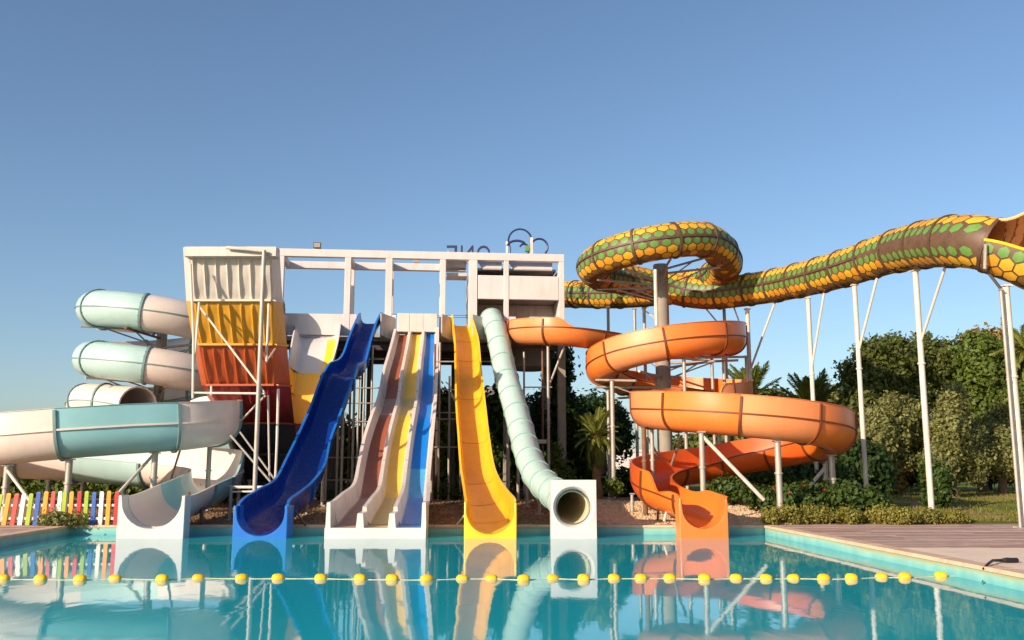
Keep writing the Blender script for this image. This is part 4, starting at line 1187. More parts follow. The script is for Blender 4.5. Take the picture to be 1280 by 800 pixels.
# floodlights on the roof frame
for px, dy, sz in ((393, 0.15, 0.16), (518.5, DP + 0.15, 0.13)):
    s = lx(px); p = P0 + tdir * s + tn * dy
    fo = empty('floodlight', (p.x, p.y, ZR), TA, 'small dark floodlight on the left of the white roof beam' if px < 400 else 'small pale floodlight on the rear roof beam between two pillars', 'floodlight')
    mb = MB(); mb.box((-sz, -0.10, 0.06), (sz, 0.08, 0.06 + sz * 1.6)); mb.build('lamp_head', M_DARKST if px < 400 else M_WHITE2, fo, world=False)
    mb = MB(); mb.box((-sz - 0.02, -0.03, -0.0), (sz + 0.02, 0.03, 0.055)); mb.build('bracket', M_STEEL, fo, world=False)
    mb = MB(); mb.box((-sz * .85, -0.112, 0.09), (sz * .85, -0.102, 0.03 + sz * 1.6)); mb.build('glass', M_GREYWALL, fo, world=False)

# roof sign seen from behind: three big letters, then loops on posts
sgn = empty('roof_sign', tuple(P0 + tdir * lx(585) + tn * 2.2 + Vector((0, 0, ZR))), TA, 'dark blue sign letters standing on the roof, seen from behind', 'sign')
def letters(txt, px0, px1, py0, py1, parent, m, dy, depth=0.05):
    cu = bpy.data.curves.new('letters', 'FONT'); cu.body = txt; cu.extrude = depth; cu.offset = 0.0; cu.resolution_u = 3
    ob = bpy.data.objects.new('letters', cu); COL.objects.link(ob)
    dg = bpy.context.evaluated_depsgraph_get(); me = bpy.data.meshes.new_from_object(ob.evaluated_get(dg)); 
    bpy.data.objects.remove(ob)
    co_ = np.array([v.co[:] for v in me.vertices]); mn, mx_ = co_.min(0), co_.max(0)
    Yr = (P0 + tdir * lx(px0) + tn * dy).y
    q0, q1 = at(px0, py1, Yr), at(px1, py0, Yr)
    for v in me.vertices:
        x = (v.co.x - mn[0]) / (mx_[0] - mn[0]); y = (v.co.y - mn[1]) / (mx_[1] - mn[1])
        p = Vector((q1.x + (q0.x - q1.x) * x, Yr + v.co.z, q0.z + (q1.z - q0.z) * y))     # mirrored: read from the other side
        v.co = p
    me.flip_normals()
    me.materials.clear(); me.materials.append(m)
    return link_mesh('letter', me, parent)
for t_, a, b in (('E', 558, 571.5), ('N', 576, 592), ('O', 596, 613)):
    letters(t_, a, b, 307, 327, sgn, M_NAVY, 2.2)
mb = MB(); pA = at(556, 328, 43.6); pB = at(676, 328, 44.1); zb = lz(580, 328, 2.3)
mb.tube([(pA.x, pA.y, zb), (pB.x, pB.y, zb)], 0.035, 8); mb.build('sign_rail', M_STEELW, sgn, True)
for px in (560, 590, 612, 640, 665):
    p = at(px, 328, 43.75 + (px - 556) * 0.004); mb = MB(); mb.tube([(p.x, p.y, ZR0 + 0.05), (p.x, p.y, zb + (0.6 if px < 600 else 0.0))], 0.025, 6); mb.build('sign_stay', M_STEELW, sgn, True)
for px in (637, 641.5, 646, 650, 658, 662.5, 667, 671):
    p = at(px, 324.5, 44.0); mb = MB(); w = R.uniform(0.04, 0.06); mb.box((p.x - w, p.y - .02, p.z - .1), (p.x - w + .025, p.y + .02, p.z + .1)); mb.box((p.x - w + .026, p.y - .02, p.z + R.choice((-.08, 0, .05))), (p.x + w, p.y + .02, p.z + .09)); mb.build('small_letter', M_NAVY, sgn)
def arc(px, py, r, a0, a1, n=28, ry=None):
    return [at(px + r * math.cos(math.radians(a0 + (a1 - a0) * k / n)), py - (ry or r) * math.sin(math.radians(a0 + (a1 - a0) * k / n)), 44.0) for k in range(n + 1)]
emb = empty('roof_emblem', at(655, 322, 44.0), TA, 'dark blue emblem of overlapping wire loops standing on the roof', 'sign')
for pts_, r in ((arc(650, 301, 14.5, -25, 205), .045), (arc(674, 309, 10.5, -45, 150), .05), (arc(646, 310, 13, 40, 165, ry=9), .06), (arc(655, 312, 6, -60, 150, ry=7), .05), ([at(636, 303, 44), at(638, 311, 44), at(637, 318, 44)], .04)):
    mb = MB(); mb.tube(pts_, r, 7); mb.build('loop', M_NAVY, emb, True)
for px, y0, y1, w in ((633.5, 302, 321, .05), (664.5, 297, 321, .06)):
    mb = MB(); a = at(px, y1, 44.0); b = at(px, y0, 44.0); mb.box((a.x - w, a.y - w, a.z), (a.x + w, a.y + w, b.z)); mb.build('emblem_post', M_STEELW, emb)
mb = MB(); a = at(659, 311, 44.0); mb.box((a.x - .1, a.y - .1, a.z - .12), (a.x + .1, a.y + .1, a.z + .14)); mb.build('emblem_lamp', M_SNG, emb)

# ---------------------------------------------------------------- half-pipe wall slide, its ribbed back to the pool
hp = empty('half_pipe_slide', at(310, 640, 33), 0, 'tall half-pipe slide wall with ribbed white, yellow, orange, red and charcoal panels', 'water slide')
# left px, crease px, right px, py, distance of the front surface
wrow = [(236, 337, 347, 309, 30.2), (240, 339, 351, 376, 31.0), (249, 341, 356.5, 431, 31.9), (259, 343, 361, 481.5, 33.0), (284, 344, 366, 529, 34.5), (297, 345, 370, 568, 35.8), (308, 347, 374, 604, 36.8)]
cols = [M_PW, M_PY, M_PO, M_PR, M_PG, M_PG]
tr_cols = [M_PW, M_PY, M_PO, M_PO, M_PG, M_PG]
def wpt(r0, r1, f, g):
    """g: 0..1 across the face"""
    l0, l1 = at(r0[0], r0[3], r0[4]), at(r1[0], r1[3], r1[4]); q0, q1 = at(r0[1], r0[3], r0[4]), at(r1[1], r1[3], r1[4])
    return l0.lerp(l1, f).lerp(q0.lerp(q1, f), g)
for j in range(6):
    r0, r1 = wrow[j], wrow[j + 1]
    mb = MB(); nu, nv = 84, 10; V = []
    nrm = (wpt(r0, r1, 0, 1) - wpt(r0, r1, 0, 0)).cross(wpt(r0, r1, 1, 0) - wpt(r0, r1, 0, 0)).normalized()
    if nrm.y > 0: nrm = -nrm
    nv2 = nv + 1
    for b in range(nv + 1):
        f = b / nv
        for a in range(nu + 1):
            g = a / nu
            # seven ribs, faded out at the panel ends
            ph = (g * 7.0 + 0.15) % 1.0
            ribw = 0.16
            h = max(0.0, 1 - abs(ph - 0.5) / ribw); h = h * h * (3 - 2 * h)
            env = sstep(0.0, 0.14, f) * (1 - sstep(0.86, 1.0, f))
            bow = math.sin(math.pi * f) * 0.03
            V.append(wpt(r0, r1, f, g) + nrm * (h * env * 0.085 + bow + 0.01 * math.sin(g * 23 + f * 9 + j)))
    F = [(b * (nu + 1) + a, (b + 1) * (nu + 1) + a, (b + 1) * (nu + 1) + a + 1, b * (nu + 1) + a + 1) for b in range(nv) for a in range(nu)]
    base = len(V); V2 = [v - nrm * 0.10 for v in V]
    F2 = [tuple(reversed([base + i for i in f])) for f in F]
    mb.add(V + V2, F + F2)
    pn_ = mb.build('wall_panel', cols[j], hp, True, 60)
    # flank turned back at the right side
    mb = MB(); q = [at(r0[1], r0[3], r0[4]), at(r0[2], r0[3] + 1, r0[4] + 1.1), at(r1[2], r1[3] + 1, r1[4] + 1.1), at(r1[1], r1[3], r1[4])]
    q2 = [x + Vector((0.05, 0.05, 0)) for x in q]
    q = [x + nrm * 0.012 for x in q]
    mb.add(q + q2, [(0, 3, 2, 1), (4, 5, 6, 7), (0, 1, 5, 4), (1, 2, 6, 5), (2, 3, 7, 6), (3, 0, 4, 7)])
    mb.build('side_panel', cols[j], hp)
    mb = MB(); q = [at(r0[0], r0[3], r0[4]), at(r0[0] - 6, r0[3], r0[4] + 0.9), at(r1[0] - 6, r1[3], r1[4] + 0.9), at(r1[0], r1[3], r1[4])]
    q2 = [x + Vector((-0.05, 0.05, 0)) for x in q]; q = [x + nrm * 0.012 for x in q]
    mb.add(q + q2, [(0, 1, 2, 3), (4, 7, 6, 5), (0, 4, 5, 1), (1, 5, 6, 2), (2, 6, 7, 3), (3, 7, 4, 0)])
    mb.build('side_panel', cols[j], hp)
    # joint flange under the panel
    a = at(r1[0] - 0.5, r1[3], r1[4]); b = at(r1[1] + 0.5, r1[3], r1[4]); c_ = at(r1[2], r1[3] + 1, r1[4] + 1.1)
    mb = MB(); 
    for s_, e_ in ((a, b), (b, c_)):
        d_ = (e_ - s_).normalized(); pr3 = d_.cross(Vector((0, 0, 1))).normalized()
        if pr3.y > 0: pr3 = -pr3
        p4 = [s_ - pr3 * 0.05, e_ - pr3 * 0.05, e_ + pr3 * 0.13, s_ + pr3 * 0.13]
        mb.add([x + Vector((0, 0, -0.035)) for x in p4] + [x + Vector((0, 0, 0.035)) for x in p4], [(0, 3, 2, 1), (4, 5, 6, 7), (0, 1, 5, 4), (1, 2, 6, 5), (2, 3, 7, 6), (3, 0, 4, 7)])
    mb.build('flange', tr_cols[j], hp)
# top trim
a = at(232, 315, 30.1); b = at(346, 316, 30.1)
mb = MB(); mb.box((a.x, 29.98, a.z - 0.16), (b.x, 30.5, a.z + 0.15)); mb.build('top_trim', M_PW, hp)
# ramp coming down from the tower, seen from inside
rr_ = [(364, 404, 424, 403, 41.2, .5), (370, 409, 424, 408, 40.4, .55), (368, 416, 423, 416, 39.7, .6), (365, 432, 420, 432, 39.1, .6), (361, 458, 412, 458, 38.6, .6), (357, 487, 402, 487, 38.3, .6), (355, 525, 396, 525, 38.0, .6), (356, 565, 392, 565, 37.8, .6), (354, 603, 392, 603, 37.6, .6)]
cr = Chute(rr_, 8)
rp = [(-1, 0, 0, 0), (-1, 0.1, 0.55, 0), (-0.85, 0, 0.9, 0), (-0.6, 0, 1, 0), (0.6, 0, 1, 0), (0.85, 0, 0.9, 0), (1, -0.1, 0.55, 0), (1, 0, 0, 0), (1, 0.06, 0, 0), (1, -0.02, 0.6, 0.05), (0.6, 0, 1, 0.06), (-0.6, 0, 1, 0.06), (-1, 0.02, 0.6, 0.05), (-1, -0.06, 0, 0)]
for (i0, i1), m in zip(((0, 32), (32, 40), (40, 48), (48, 64)), (M_BOXW, M_YELX, M_YEL, M_PR)): cr.body(rp, i0, i1, 'ramp_section', m, hp)
mb = MB(); mb.loft([cr.ring(i, [(0.42, 0, 0.99, -0.01), (0.85, 0, 0.88, -0.01), (0.97, -0.05, 0.6, -0.01)]) for i in range(10, 33)], False, False); mb.build('yellow_stripe', M_YELX, hp, True)
# trough joining ramp and wall
mb = MB(); a0, a1 = at(308, 604, 36.8), at(374, 604, 36.8); pts_ = [(36.8, 0), (37.0, -0.22), (37.4, -0.22), (37.6, 0.0)]
L_ = [[Vector((a0.x, y, a0.z + dz)) for y, dz in pts_] + [Vector((a0.x, y, a0.z + dz - 0.06)) for y, dz in pts_[::-1]], [Vector((a1.x, y, a0.z + dz)) for y, dz in pts_] + [Vector((a1.x, y, a0.z + dz - 0.06)) for y, dz in pts_[::-1]]]
mb.loft(L_, True, True); mb.build('trough', M_PG, hp)
# pipe frame carrying the wall
def seg(*pp, r=0.06, m=M_STEELW, name='frame_pipe'): pipe(hp, [at(*q) for q in pp], r * 0.8, m, name)
p = at(331, 313, 29.85); mb = MB(); mb.tube([(p.x, p.y, -0.1), (p.x - 0.02, p.y, p.z)], 0.072, 12); mb.build('frame_pipe', M_STEEL, hp, True)
seg((331, 314, 29.85), (310, 311.5, 29.8), (283, 309.5, 29.85), r=0.07)
seg((238, 330, 30.0), (242, 420, 30.2), (241, 498, 30.3), r=0.055)
seg((249, 378, 30.6), (243, 455, 30.3), r=0.05)
seg((336, 380, 30.7), (333, 452, 29.9), r=0.05)
seg((250, 384, 30.6), (330, 490, 29.9), r=0.045)
seg((344, 436, 31.6), (333, 452, 29.9), r=0.035)
seg((243, 491, 30.3), (331, 492, 29.9), r=0.045)
seg((331, 495, 29.9), (303, 524, 32.6), r=0.042)
seg((348, 486, 32.6), (346, 560, 32.7), (344, 606, 32.7), r=0.06)
seg((264, 483, 32.6), (264, 494, 32.5), r=0.05)
seg((335, 494, 30.0), (337, 600, 31.2), r=0.04)
seg((288, 544, 31.2), (338, 602, 31.0), r=0.045, m=M_STEEL)
seg((300, 540, 31.2), (344, 600, 31.0), r=0.04, m=M_STEEL)
seg((289, 609, 30.4), (330, 609, 30.2), r=0.06); seg((289, 615, 30.4), (330, 614, 30.2), r=0.04)
for px, py, Y in ((289, 607, 30.4), (299, 600, 33.5), (312, 600, 34.0), (362, 600, 34.4), (345, 604, 31.4)): post(hp, at(px, py, Y), 0.055, M_STEEL)

# ---------------------------------------------------------------- scaffold of pipes under the chutes
def scaffold(label, vs_, hs_, Ys):
    root = empty('pipe_scaffold', Vector((at(vs_[0][0], 600, Ys[0]).x, Ys[0], 0)), 0, label, 'scaffold', 'pipe scaffolds under the slides')
    for Y in Ys:
        for px, py in vs_:
            q = at(px, py, Y); post(root, q, 0.045, M_RUST if R.random() < 0.4 else M_STEEL, 'upright', cap=False)
        for x0, x1, py in hs_:
            pipe(root, [at(x0, py, Y - 0.06), at(x1, py, Y - 0.06)], 0.028, M_STEEL, 'ledger')
scaffold('grey pipe scaffold standing between the blue chute and the three-lane slide', [(428, 512), (438, 488), (449, 466), (456, 450), (466, 432)], [(428, 500, 485), (424, 500, 504), (418, 490, 527), (410, 480, 572), (404, 470, 600), (458, 480, 449)], (39.4,))
scaffold('grey pipe scaffold standing between three-lane slide and yellow chute', [(544, 430), (550, 428), (562, 470)], [(540, 572, 487), (540, 575, 516), (538, 575, 524), (536, 578, 559), (545, 570, 452)], (38.0,))
scaffold('grey pipe scaffold standing behind the pale green tube', [(655, 440), (678, 436), (634, 570)], [(655, 690, 484), (600, 640, 452), (640, 690, 612), (580, 640, 602)], (39.6,))
tb2 = at(675, 552, 39.4); mb = MB(); mb.box((tb2.x - 0.27, 39.3, tb2.z - 0.08), (tb2.x + 0.27, 39.45, tb2.z + 0.08)); tag(mb.build('tube_lamp', M_STEELW), 'small white box lamp fixed to a pipe behind the pale green tube', 'lamp')

# ---------------------------------------------------------------- coloured picket fence on the left
fen = empty('picket_fence', at(75, 655, 28.4), 0, 'picket fence in orange, red, white, green and blue on white rails', 'fence')
PC = {'o': mat('picket_orange', lin((240, 150, 24)), 0.5, 0.1, 3, dirt=0.2), 'r': mat('picket_faded_red', lin((200, 66, 56)), 0.5, 0.1, 3, dirt=0.2), 'R': mat('picket_red', lin((214, 20, 20)), 0.5, 0.08, 3, dirt=0.1),
      'w': mat('picket_white', lin((230, 224, 214)), 0.5, 0.06, 3, dirt=0.2), 'g': mat('picket_green', lin((150, 172, 24)), 0.5, 0.1, 3, dirt=0.2), 'b': mat('picket_blue', lin((26, 84, 160)), 0.5, 0.1, 3, dirt=0.2)}
seq = [(-36, 'o'), (-26, 'b'), (-16, 'w'), (-6, 'g'), (4.5, 'o'), (15, 'r'), (24.5, 'w'), (34, 'g'), (43.5, 'b'), (53.5, 'o'), (63, 'r'), (72, 'w'), (78, 'g'), (87, 'o'), (97, 'R'), (106, 'g'), (115.5, 'b'), (125, 'w'), (134, 'o'), (144, 'R')]
for px, cch in seq:
    lean = 0.0 if px > 90 else (90 - px) * 0.0011
    Y = 28.35
    q = at(px, 655, Y); zt = at(px, 614 + (3 if px < 40 else 0) + R.uniform(-1, 1), Y).z
    w = 0.058 if px > 60 else 0.064
    mb = MB(); rings = []
    for z, s in ((-0.05, 1), (zt - 0.05, 1), (zt - 0.015, 0.8), (zt, 0.4)):
        ofs = lean * (z + 0.05); rings.append([(q.x - w * s + ofs, Y - 0.02 * s, z), (q.x + w * s + ofs, Y - 0.02 * s, z), (q.x + w * s + ofs, Y + 0.02 * s, z), (q.x - w * s + ofs, Y + 0.02 * s, z)])
    mb.loft(rings, True, True); mb.build('picket', PC[cch], fen)
for py in (631.5, 648):
    a, b = at(-45, py, 28.40), at(152, py, 28.40)
    mb = MB(); mb.box((a.x, 28.372, a.z - 0.035), (b.x, 28.40, a.z + 0.035)); mb.build('rail', PC['w'], fen)

# ---------------------------------------------------------------- lane rope with floats, and the strap that holds it
rope = empty('lane_rope', gp(640, 723, WZ), 0, 'rope of yellow floats stretched across the pool', 'lane rope')
M_FLO = mat('yellow_float', lin((244, 186, 20)), 0.45, 0.06, 4, dirt=0.25, dcol=lin((210, 150, 30)))
fx = [-44, 4, 50, 102, 146, 201, 248, 303, 347, 399, 449, 492, 532, 579, 613.5, 655.5, 692.5, 728.5, 768.5, 803, 838, 881, 919, 958, 992, 1028.6, 1063, 1101, 1131, 1175, 1214]
fpos = []
for x in fx:
    py = 723.5 + math.sin(x * 0.013) * 0.6 - (max(0, x - 950) / 264) ** 1.4 * 5.0
    fpos.append(gp(x + R.uniform(-2, 2), py, WZ + R.uniform(-0.005, 0.02)))
fm = None
for p in fpos:
    if fm is None:
        mb = MB(); rings = []
        for x, r in ((-0.105, 0.03), (-0.097, 0.05), (-0.066, 0.074), (0, 0.083), (0.066, 0.074), (0.097, 0.05), (0.105, 0.03)):
            rings.append([(x, r * math.cos(2 * math.pi * k / 16), r * math.sin(2 * math.pi * k / 16)) for k in range(16)])
        mb.loft(rings, True, True); fm = mb.mesh('float', M_FLO, True, 60)
    o_ = bpy.data.objects.new('float', fm); COL.objects.link(o_); o_.parent = rope
    o_.location = Vector(p) - rope.location; o_.rotation_euler = (R.uniform(0, 6), R.uniform(-.12, .12), R.uniform(-.35, .35))
lft = Vector((pl(fpos[0].y), fpos[0].y, -0.1)); anchor = gp(1231, 708, 0.0); anchor.z = -0.02
pp = [lft] + [Vector((p.x, p.y, WZ + 0.012)) for p in fpos] + [anchor]
dense = []
for a, b in zip(pp[:-1], pp[1:]):
    dense += [a, a.lerp(b, 0.5) - Vector((0, 0, 0.012 if a.z < -0.2 and b.z < -0.2 else 0.0))]
dense.append(pp[-1])
mb = MB(); mb.tube(dense, 0.0075, 6); mb.build('rope', mat('pale_rope', lin((196, 196, 150)), 0.8, 0.1, 20), rope, True)
stp = empty('rope_anchor', gp(1240, 703), 0, 'black rope anchor strap lying on the pool edge at right', 'strap')
q0 = gp(1231, 709, -0.0); q0.z = 0.0
mb = MB(); mb.tube([q0 + Vector((-0.03, 0, -0.03)), gp(1236, 704, 0.06), gp(1241, 700.5, 0.07), gp(1250, 700.5, 0.04), gp(1262, 700.5, 0.035), gp(1271, 700.8, 0.035)], [0.02, .022, .022, .026, .034, .034], 8); mb.build('handle', M_BLACK, stp, True)
mb = MB(); mb.tube([gp(1253, 700.5, 0.04), gp(1258, 700.5, 0.045), gp(1264, 700.5, 0.045), gp(1271, 700.5, 0.04)], [.034, .05, .045, .046], 8); mb.build('grip', M_BLACK, stp, True)
w0 = gp(1239, 706, 0.02); mb = MB(); mb.tube([w0, Vector((w0.x - 0.10, w0.y - .02, -0.08)), Vector((w0.x - 0.16, w0.y - 0.05, WZ + 0.06)), Vector((w0.x - 0.24, w0.y - .12, WZ + 0.015)), Vector((w0.x - 0.12, w0.y - .22, WZ + 0.01)), Vector((w0.x - 0.06, w0.y - .1, WZ + .07)), Vector((w0.x - .06, w0.y, -0.05))], 0.007, 5); mb.build('cord', M_BLACK, stp, True)

# ---------------------------------------------------------------- trees, palms, hedges and shrubs
LM = {'ficus': leafmat('ficus_leaf', (80, 88, 36)), 'dark': leafmat('dark_leaf', (46, 66, 26)), 'olive': leafmat('olive_leaf', (118, 120, 70)), 'hedge': leafmat('hedge_leaf', (82, 98, 34)),
      'shrub': leafmat('shrub_leaf', (62, 82, 32)), 'lime': leafmat('lime_leaf', (122, 118, 54)), 'palm': leafmat('palm_leaf', (126, 132, 62), 0.25, 0.35), 'dry': leafmat('dry_leaf', (150, 124, 70)), 'fig': leafmat('bright_leaf', (84, 100, 38))}
M_BARK = mat('bark', lin((104, 84, 64)), 0.95, 0.3, 5, 0.8, 14, 0.2)
M_PBARK = mat('palm_bark', lin((140, 104, 72)), 0.95, 0.3, 6, 0.9, 12, 0.2)

def leaf_mesh(name, blobs, n, size, m, seed, lump=0.32, nl=16, inward=0.16, aspect=0.55):
    """many small leaves spread over lumpy ellipsoids (centre, radii)"""
    rs = np.random.RandomState(seed)
    subs = []
    for c, r in blobs:
        c = np.array(c, float); r = np.array(r, float)
        subs.append((c, r * 0.80, 1.0))
        for _ in range(nl):
            d = rs.normal(size=3); d /= np.linalg.norm(d); d[2] = d[2] * 0.9 + 0.08
            k = rs.uniform(0.7, 1.25) * lump
            subs.append((c + d * r * rs.uniform(0.66, 0.86), r * k, 0.8))
    w = np.array([s[2] * (s[1][0] * s[1][1] + s[1][0] * s[1][2] + s[1][1] * s[1][2]) for s in subs]); w /= w.sum()
    per = 16; nc = max(8, n // per); n = nc * per
    pick = rs.choice(len(subs), nc, p=w)
    C = np.repeat(np.array([s[0] for s in subs])[pick], per, 0); Rr = np.repeat(np.array([s[1] for s in subs])[pick], per, 0)
    d = rs.normal(size=(nc, 3)); d /= np.linalg.norm(d, axis=1)[:, None]; d = np.repeat(d, per, 0)
    rad = 1 - np.abs(rs.normal(size=(nc, 1))) * inward + rs.normal(size=(nc, 1)) * 0.06 + (rs.uniform(size=(nc, 1)) < 0.10) * rs.uniform(0, 0.15, (nc, 1))
    off = rs.normal(size=(n, 3)) * size * 1.7
    p = C + d * Rr * np.repeat(rad, per, 0) + off
    nrm = d * 0.7 + off / (size * 1.7) * 0.35 + rs.normal(size=(n, 3)) * 0.6; nrm /= np.linalg.norm(nrm, axis=1)[:, None]
    a = np.cross(nrm, rs.normal(size=(n, 3))); a /= np.linalg.norm(a, axis=1)[:, None]
    b = np.cross(nrm, a)
    s = size * rs.uniform(0.6, 1.35, (n, 1))
    v = np.stack([p - a * s, p + b * s * aspect, p + a * s, p - b * s * aspect], 1).reshape(-1, 3)
    me = bpy.data.meshes.new(name)
    me.vertices.add(4 * n); me.vertices.foreach_set('co', v.ravel().astype('f'))
    me.loops.add(4 * n); me.loops.foreach_set('vertex_index', np.arange(4 * n, dtype='i'))
    me.polygons.add(n); me.polygons.foreach_set('loop_start', np.arange(0, 4 * n, 4, dtype='i'))
    me.update(calc_edges=True); me.materials.append(m)
    return me

def limbs(mb, base, h, blobs, r, rs):
    base = Vector(base)
    top = base + Vector((rs.uniform(-.3, .3), rs.uniform(-.3, .3), h))
    mid = base.lerp(top, 0.5) + Vector((rs.uniform(-.15, .15), rs.uniform(-.15, .15), 0))
    mb.tube([base - Vector((0, 0, .2)), base + Vector((0, 0, .1)), mid, top], [r * 1.3, r * 1.05, r * .85, r * .7], 9)
    for c, rr in blobs:
        c = Vector(c)
        for k in range(3):
            t = c + Vector((rs.uniform(-.5, .5) * rr[0], rs.uniform(-.5, .5) * rr[1], rs.uniform(-.1, .5) * rr[2]))
            s = mid.lerp(top, rs.uniform(0.5, 1.0))
            mb.tube([s, s.lerp(t, 0.5) + Vector((0, 0, -.1 * rr[2])), t], [r * .5, r * .33, r * .12], 6)

def tree(name, label, cat, base, blobs, n, size, leaf, seed, trunk_h=2.0, r=0.16, group=None, **kw):
    """blobs relative to the base"""
    rs = random.Random(seed)
    root = empty(name, base, rs.uniform(0, 0.2), label, cat, group)
    me = leaf_mesh('crown', blobs, n, size, LM[leaf], seed, **kw)
    link_mesh('crown', me, root, False)
    if trunk_h:
        mb = MB(); limbs(mb, (0, 0, 0), trunk_h, blobs, r, rs); mb.build('trunk', M_BARK, root, True, 50, world=False)
    return root

def px_blob(px, py, rx, ry, Y, base, depth=None):
    """an ellipsoid of the given outline at distance Y, relative to base"""
    c = at(px, py, Y); k = Y / FPX
    return (tuple(c - Vector(base)), (rx * k, (depth if depth else (rx * k + ry * k) / 2), ry * k))

def base_at(px, Y): 
    x = at(px, 600, Y).x; return Vector((x, Y, gh(x, Y)))

def ptree(name, label, cat, px, Y, bl, n, size, leaf, seed, th, r=0.16, group=None, **kw):
    b = base_at(px, Y)
    return tree(name, label, cat, b, [px_blob(*q, Y + dy, b) for *q, dy in bl], n, size, leaf, seed, th, r, group, **kw)

G1 = 'trees behind the lawn'
ptree('shade_tree', 'dark broad tree right of the orange spiral, leftmost of the tall trees by the lawn', 'tree', 1096, 48, [(1088, 478, 40, 46, 0), (1112, 458, 38, 34, 1), (1078, 525, 34, 46, -1), (1125, 515, 38, 50, 1)], 32000, 0.125, 'ficus', 31, 3.5, .26, G1)
ptree('shade_tree', 'tall dark tree behind the olives, second of the tall trees by the lawn', 'tree', 1160, 51, [(1150, 466, 44, 46, 0), (1182, 470, 40, 48, 1), (1160, 530, 46, 50, 0)], 32000, 0.13, 'ficus', 32, 3.5, .26, G1)
ptree('shade_tree', 'tall green tree with a bushy top behind the rightmost pole', 'tree', 1228, 50, [(1228, 472, 46, 50, 0), (1205, 500, 38, 50, 1), (1255, 520, 42, 54, -1), (1235, 442, 26, 22, 1), (1270, 465, 34, 34, 1)], 34000, 0.13, 'fig', 33, 3.5, .26, G1)
ptree('shade_tree', 'green tree cut by the right edge of the picture', 'tree', 1300, 49, [(1296, 480, 40, 46, 0), (1290, 530, 40, 50, 0), (1330, 500, 40, 60, 0)], 24000, 0.13, 'ficus', 34, 3.5, .26, G1)
ptree('dry_tree', 'sparse brownish treetop above the trees near the rightmost pole', 'tree', 1236, 56, [(1248, 436, 26, 14, 0), (1225, 428, 12, 10, 0)], 2200, 0.2, 'dry', 35, 8.0, .16, None, inward=0.4)
ptree('leafy_tree', 'soft green tree behind the palms, right of the orange spiral', 'tree', 1005, 62, [(985, 520, 34, 30, 0), (1025, 512, 36, 30, 0), (950, 530, 30, 26, 0), (1000, 550, 50, 34, 0), (1050, 530, 26, 44, -1)], 22000, 0.16, 'olive', 36, 3.0, .2, G1)
G2 = 'olive trees on the lawn'
ptree('olive_tree', 'grey-green olive tree just right of the orange spiral', 'tree', 1112, 43.5, [(1110, 540, 34, 42, 0), (1090, 560, 22, 36, -1), (1130, 530, 26, 36, 0.5), (1108, 578, 34, 28, 0), (1085, 590, 20, 18, 0.5)], 26000, 0.085, 'olive', 41, 1.8, .18, G2, inward=0.25)
ptree('olive_tree', 'tall grey-green olive tree in the middle of the lawn', 'tree', 1192, 42, [(1190, 545, 26, 44, 0), (1194, 505, 17, 26, 0), (1212, 560, 24, 36, 0.5), (1170, 580, 20, 30, -.5), (1205, 585, 30, 20, 0.3)], 26000, 0.085, 'olive', 42, 1.8, .2, G2, inward=0.25)
ptree('olive_tree', 'grey-green olive tree nearest the right edge', 'tree', 1252, 44, [(1246, 562, 30, 36, 0), (1264, 548, 24, 42, 1), (1275, 590, 20, 18, 0)], 20000, 0.085, 'olive', 43, 1.8, .2, G2, inward=0.25)
G3 = 'shrubs right of the orange spiral'
ptree('shrub', 'dark undergrowth at the back of the lawn, between the olive trees', 'shrub', 1150, 54, [(1140, 595, 26, 14, 0), (1165, 590, 20, 18, 0), (1120, 597, 16, 10, 0)], 7000, 0.1, 'dark', 56, 0, group=G3)
ptree('shrub', 'dark undergrowth at the back of the lawn, behind the rightmost pole', 'shrub', 1250, 55, [(1225, 594, 18, 13, 0), (1255, 590, 26, 16, 0), (1285, 592, 24, 18, 0)], 7000, 0.1, 'dark', 57, 0, group=G3)
ptree('shrub', 'very dark leafy shrub under the right end of the orange spiral', 'shrub', 1082, 40, [(1084, 590, 24, 32, 0), (1066, 610, 16, 18, 0)], 7000, 0.12, 'dark', 51, 0, group=G3)
ptree('shrub', 'brownish thin shrub left of the tall leaning pole', 'shrub', 1117, 43, [(1118, 590, 15, 15, 0), (1116, 605, 12, 12, 0)], 2600, 0.09, 'dry', 52, 1.0, .07, G3, inward=0.35)
ptree('shrub', 'dark upright shrub behind the tall leaning pole', 'shrub', 1173, 33, [(1174, 615, 11, 24, 0), (1167, 600, 9, 22, 0)], 4200, 0.09, 'shrub', 53, 0, group=G3)
# flowering hedge and low bed in front of the orange spiral
def px_hedge(label, pts, Y, n, size, leaf, seed, cat='shrub', name='shrub', group=None, **kw):
    b = base_at(sum(p[0] for p in pts) / len(pts), Y)
    return tree(name, label, cat, b, [px_blob(px, py, rx, ry, Y + dy, b, dp) for px, py, rx, ry, dy, dp in pts], n, size, LMK[leaf], seed, 0, group=group, **kw)
LMK = {k: k for k in LM}
px_hedge('dark green hibiscus hedge in front of the orange spiral', [(1000, 628, 34, 18, 0, .9), (1050, 628, 36, 18, 0, .9), (965, 622, 26, 12, 1.0, .8), (930, 612, 26, 9, 3, .8), (1090, 630, 24, 15, 0, .8)], 31.0, 17000, 0.085, 'shrub', 54, 'hedge', 'hedge')
px_hedge('green bushes showing under the lower orange bend', [(915, 612, 30, 10, 0, .9), (985, 600, 26, 20, 0, .9), (1025, 598, 30, 22, 0, .9), (950, 605, 24, 14, 0, .8)], 37.5, 12000, 0.1, 'shrub', 55, 'hedge', 'hedge')
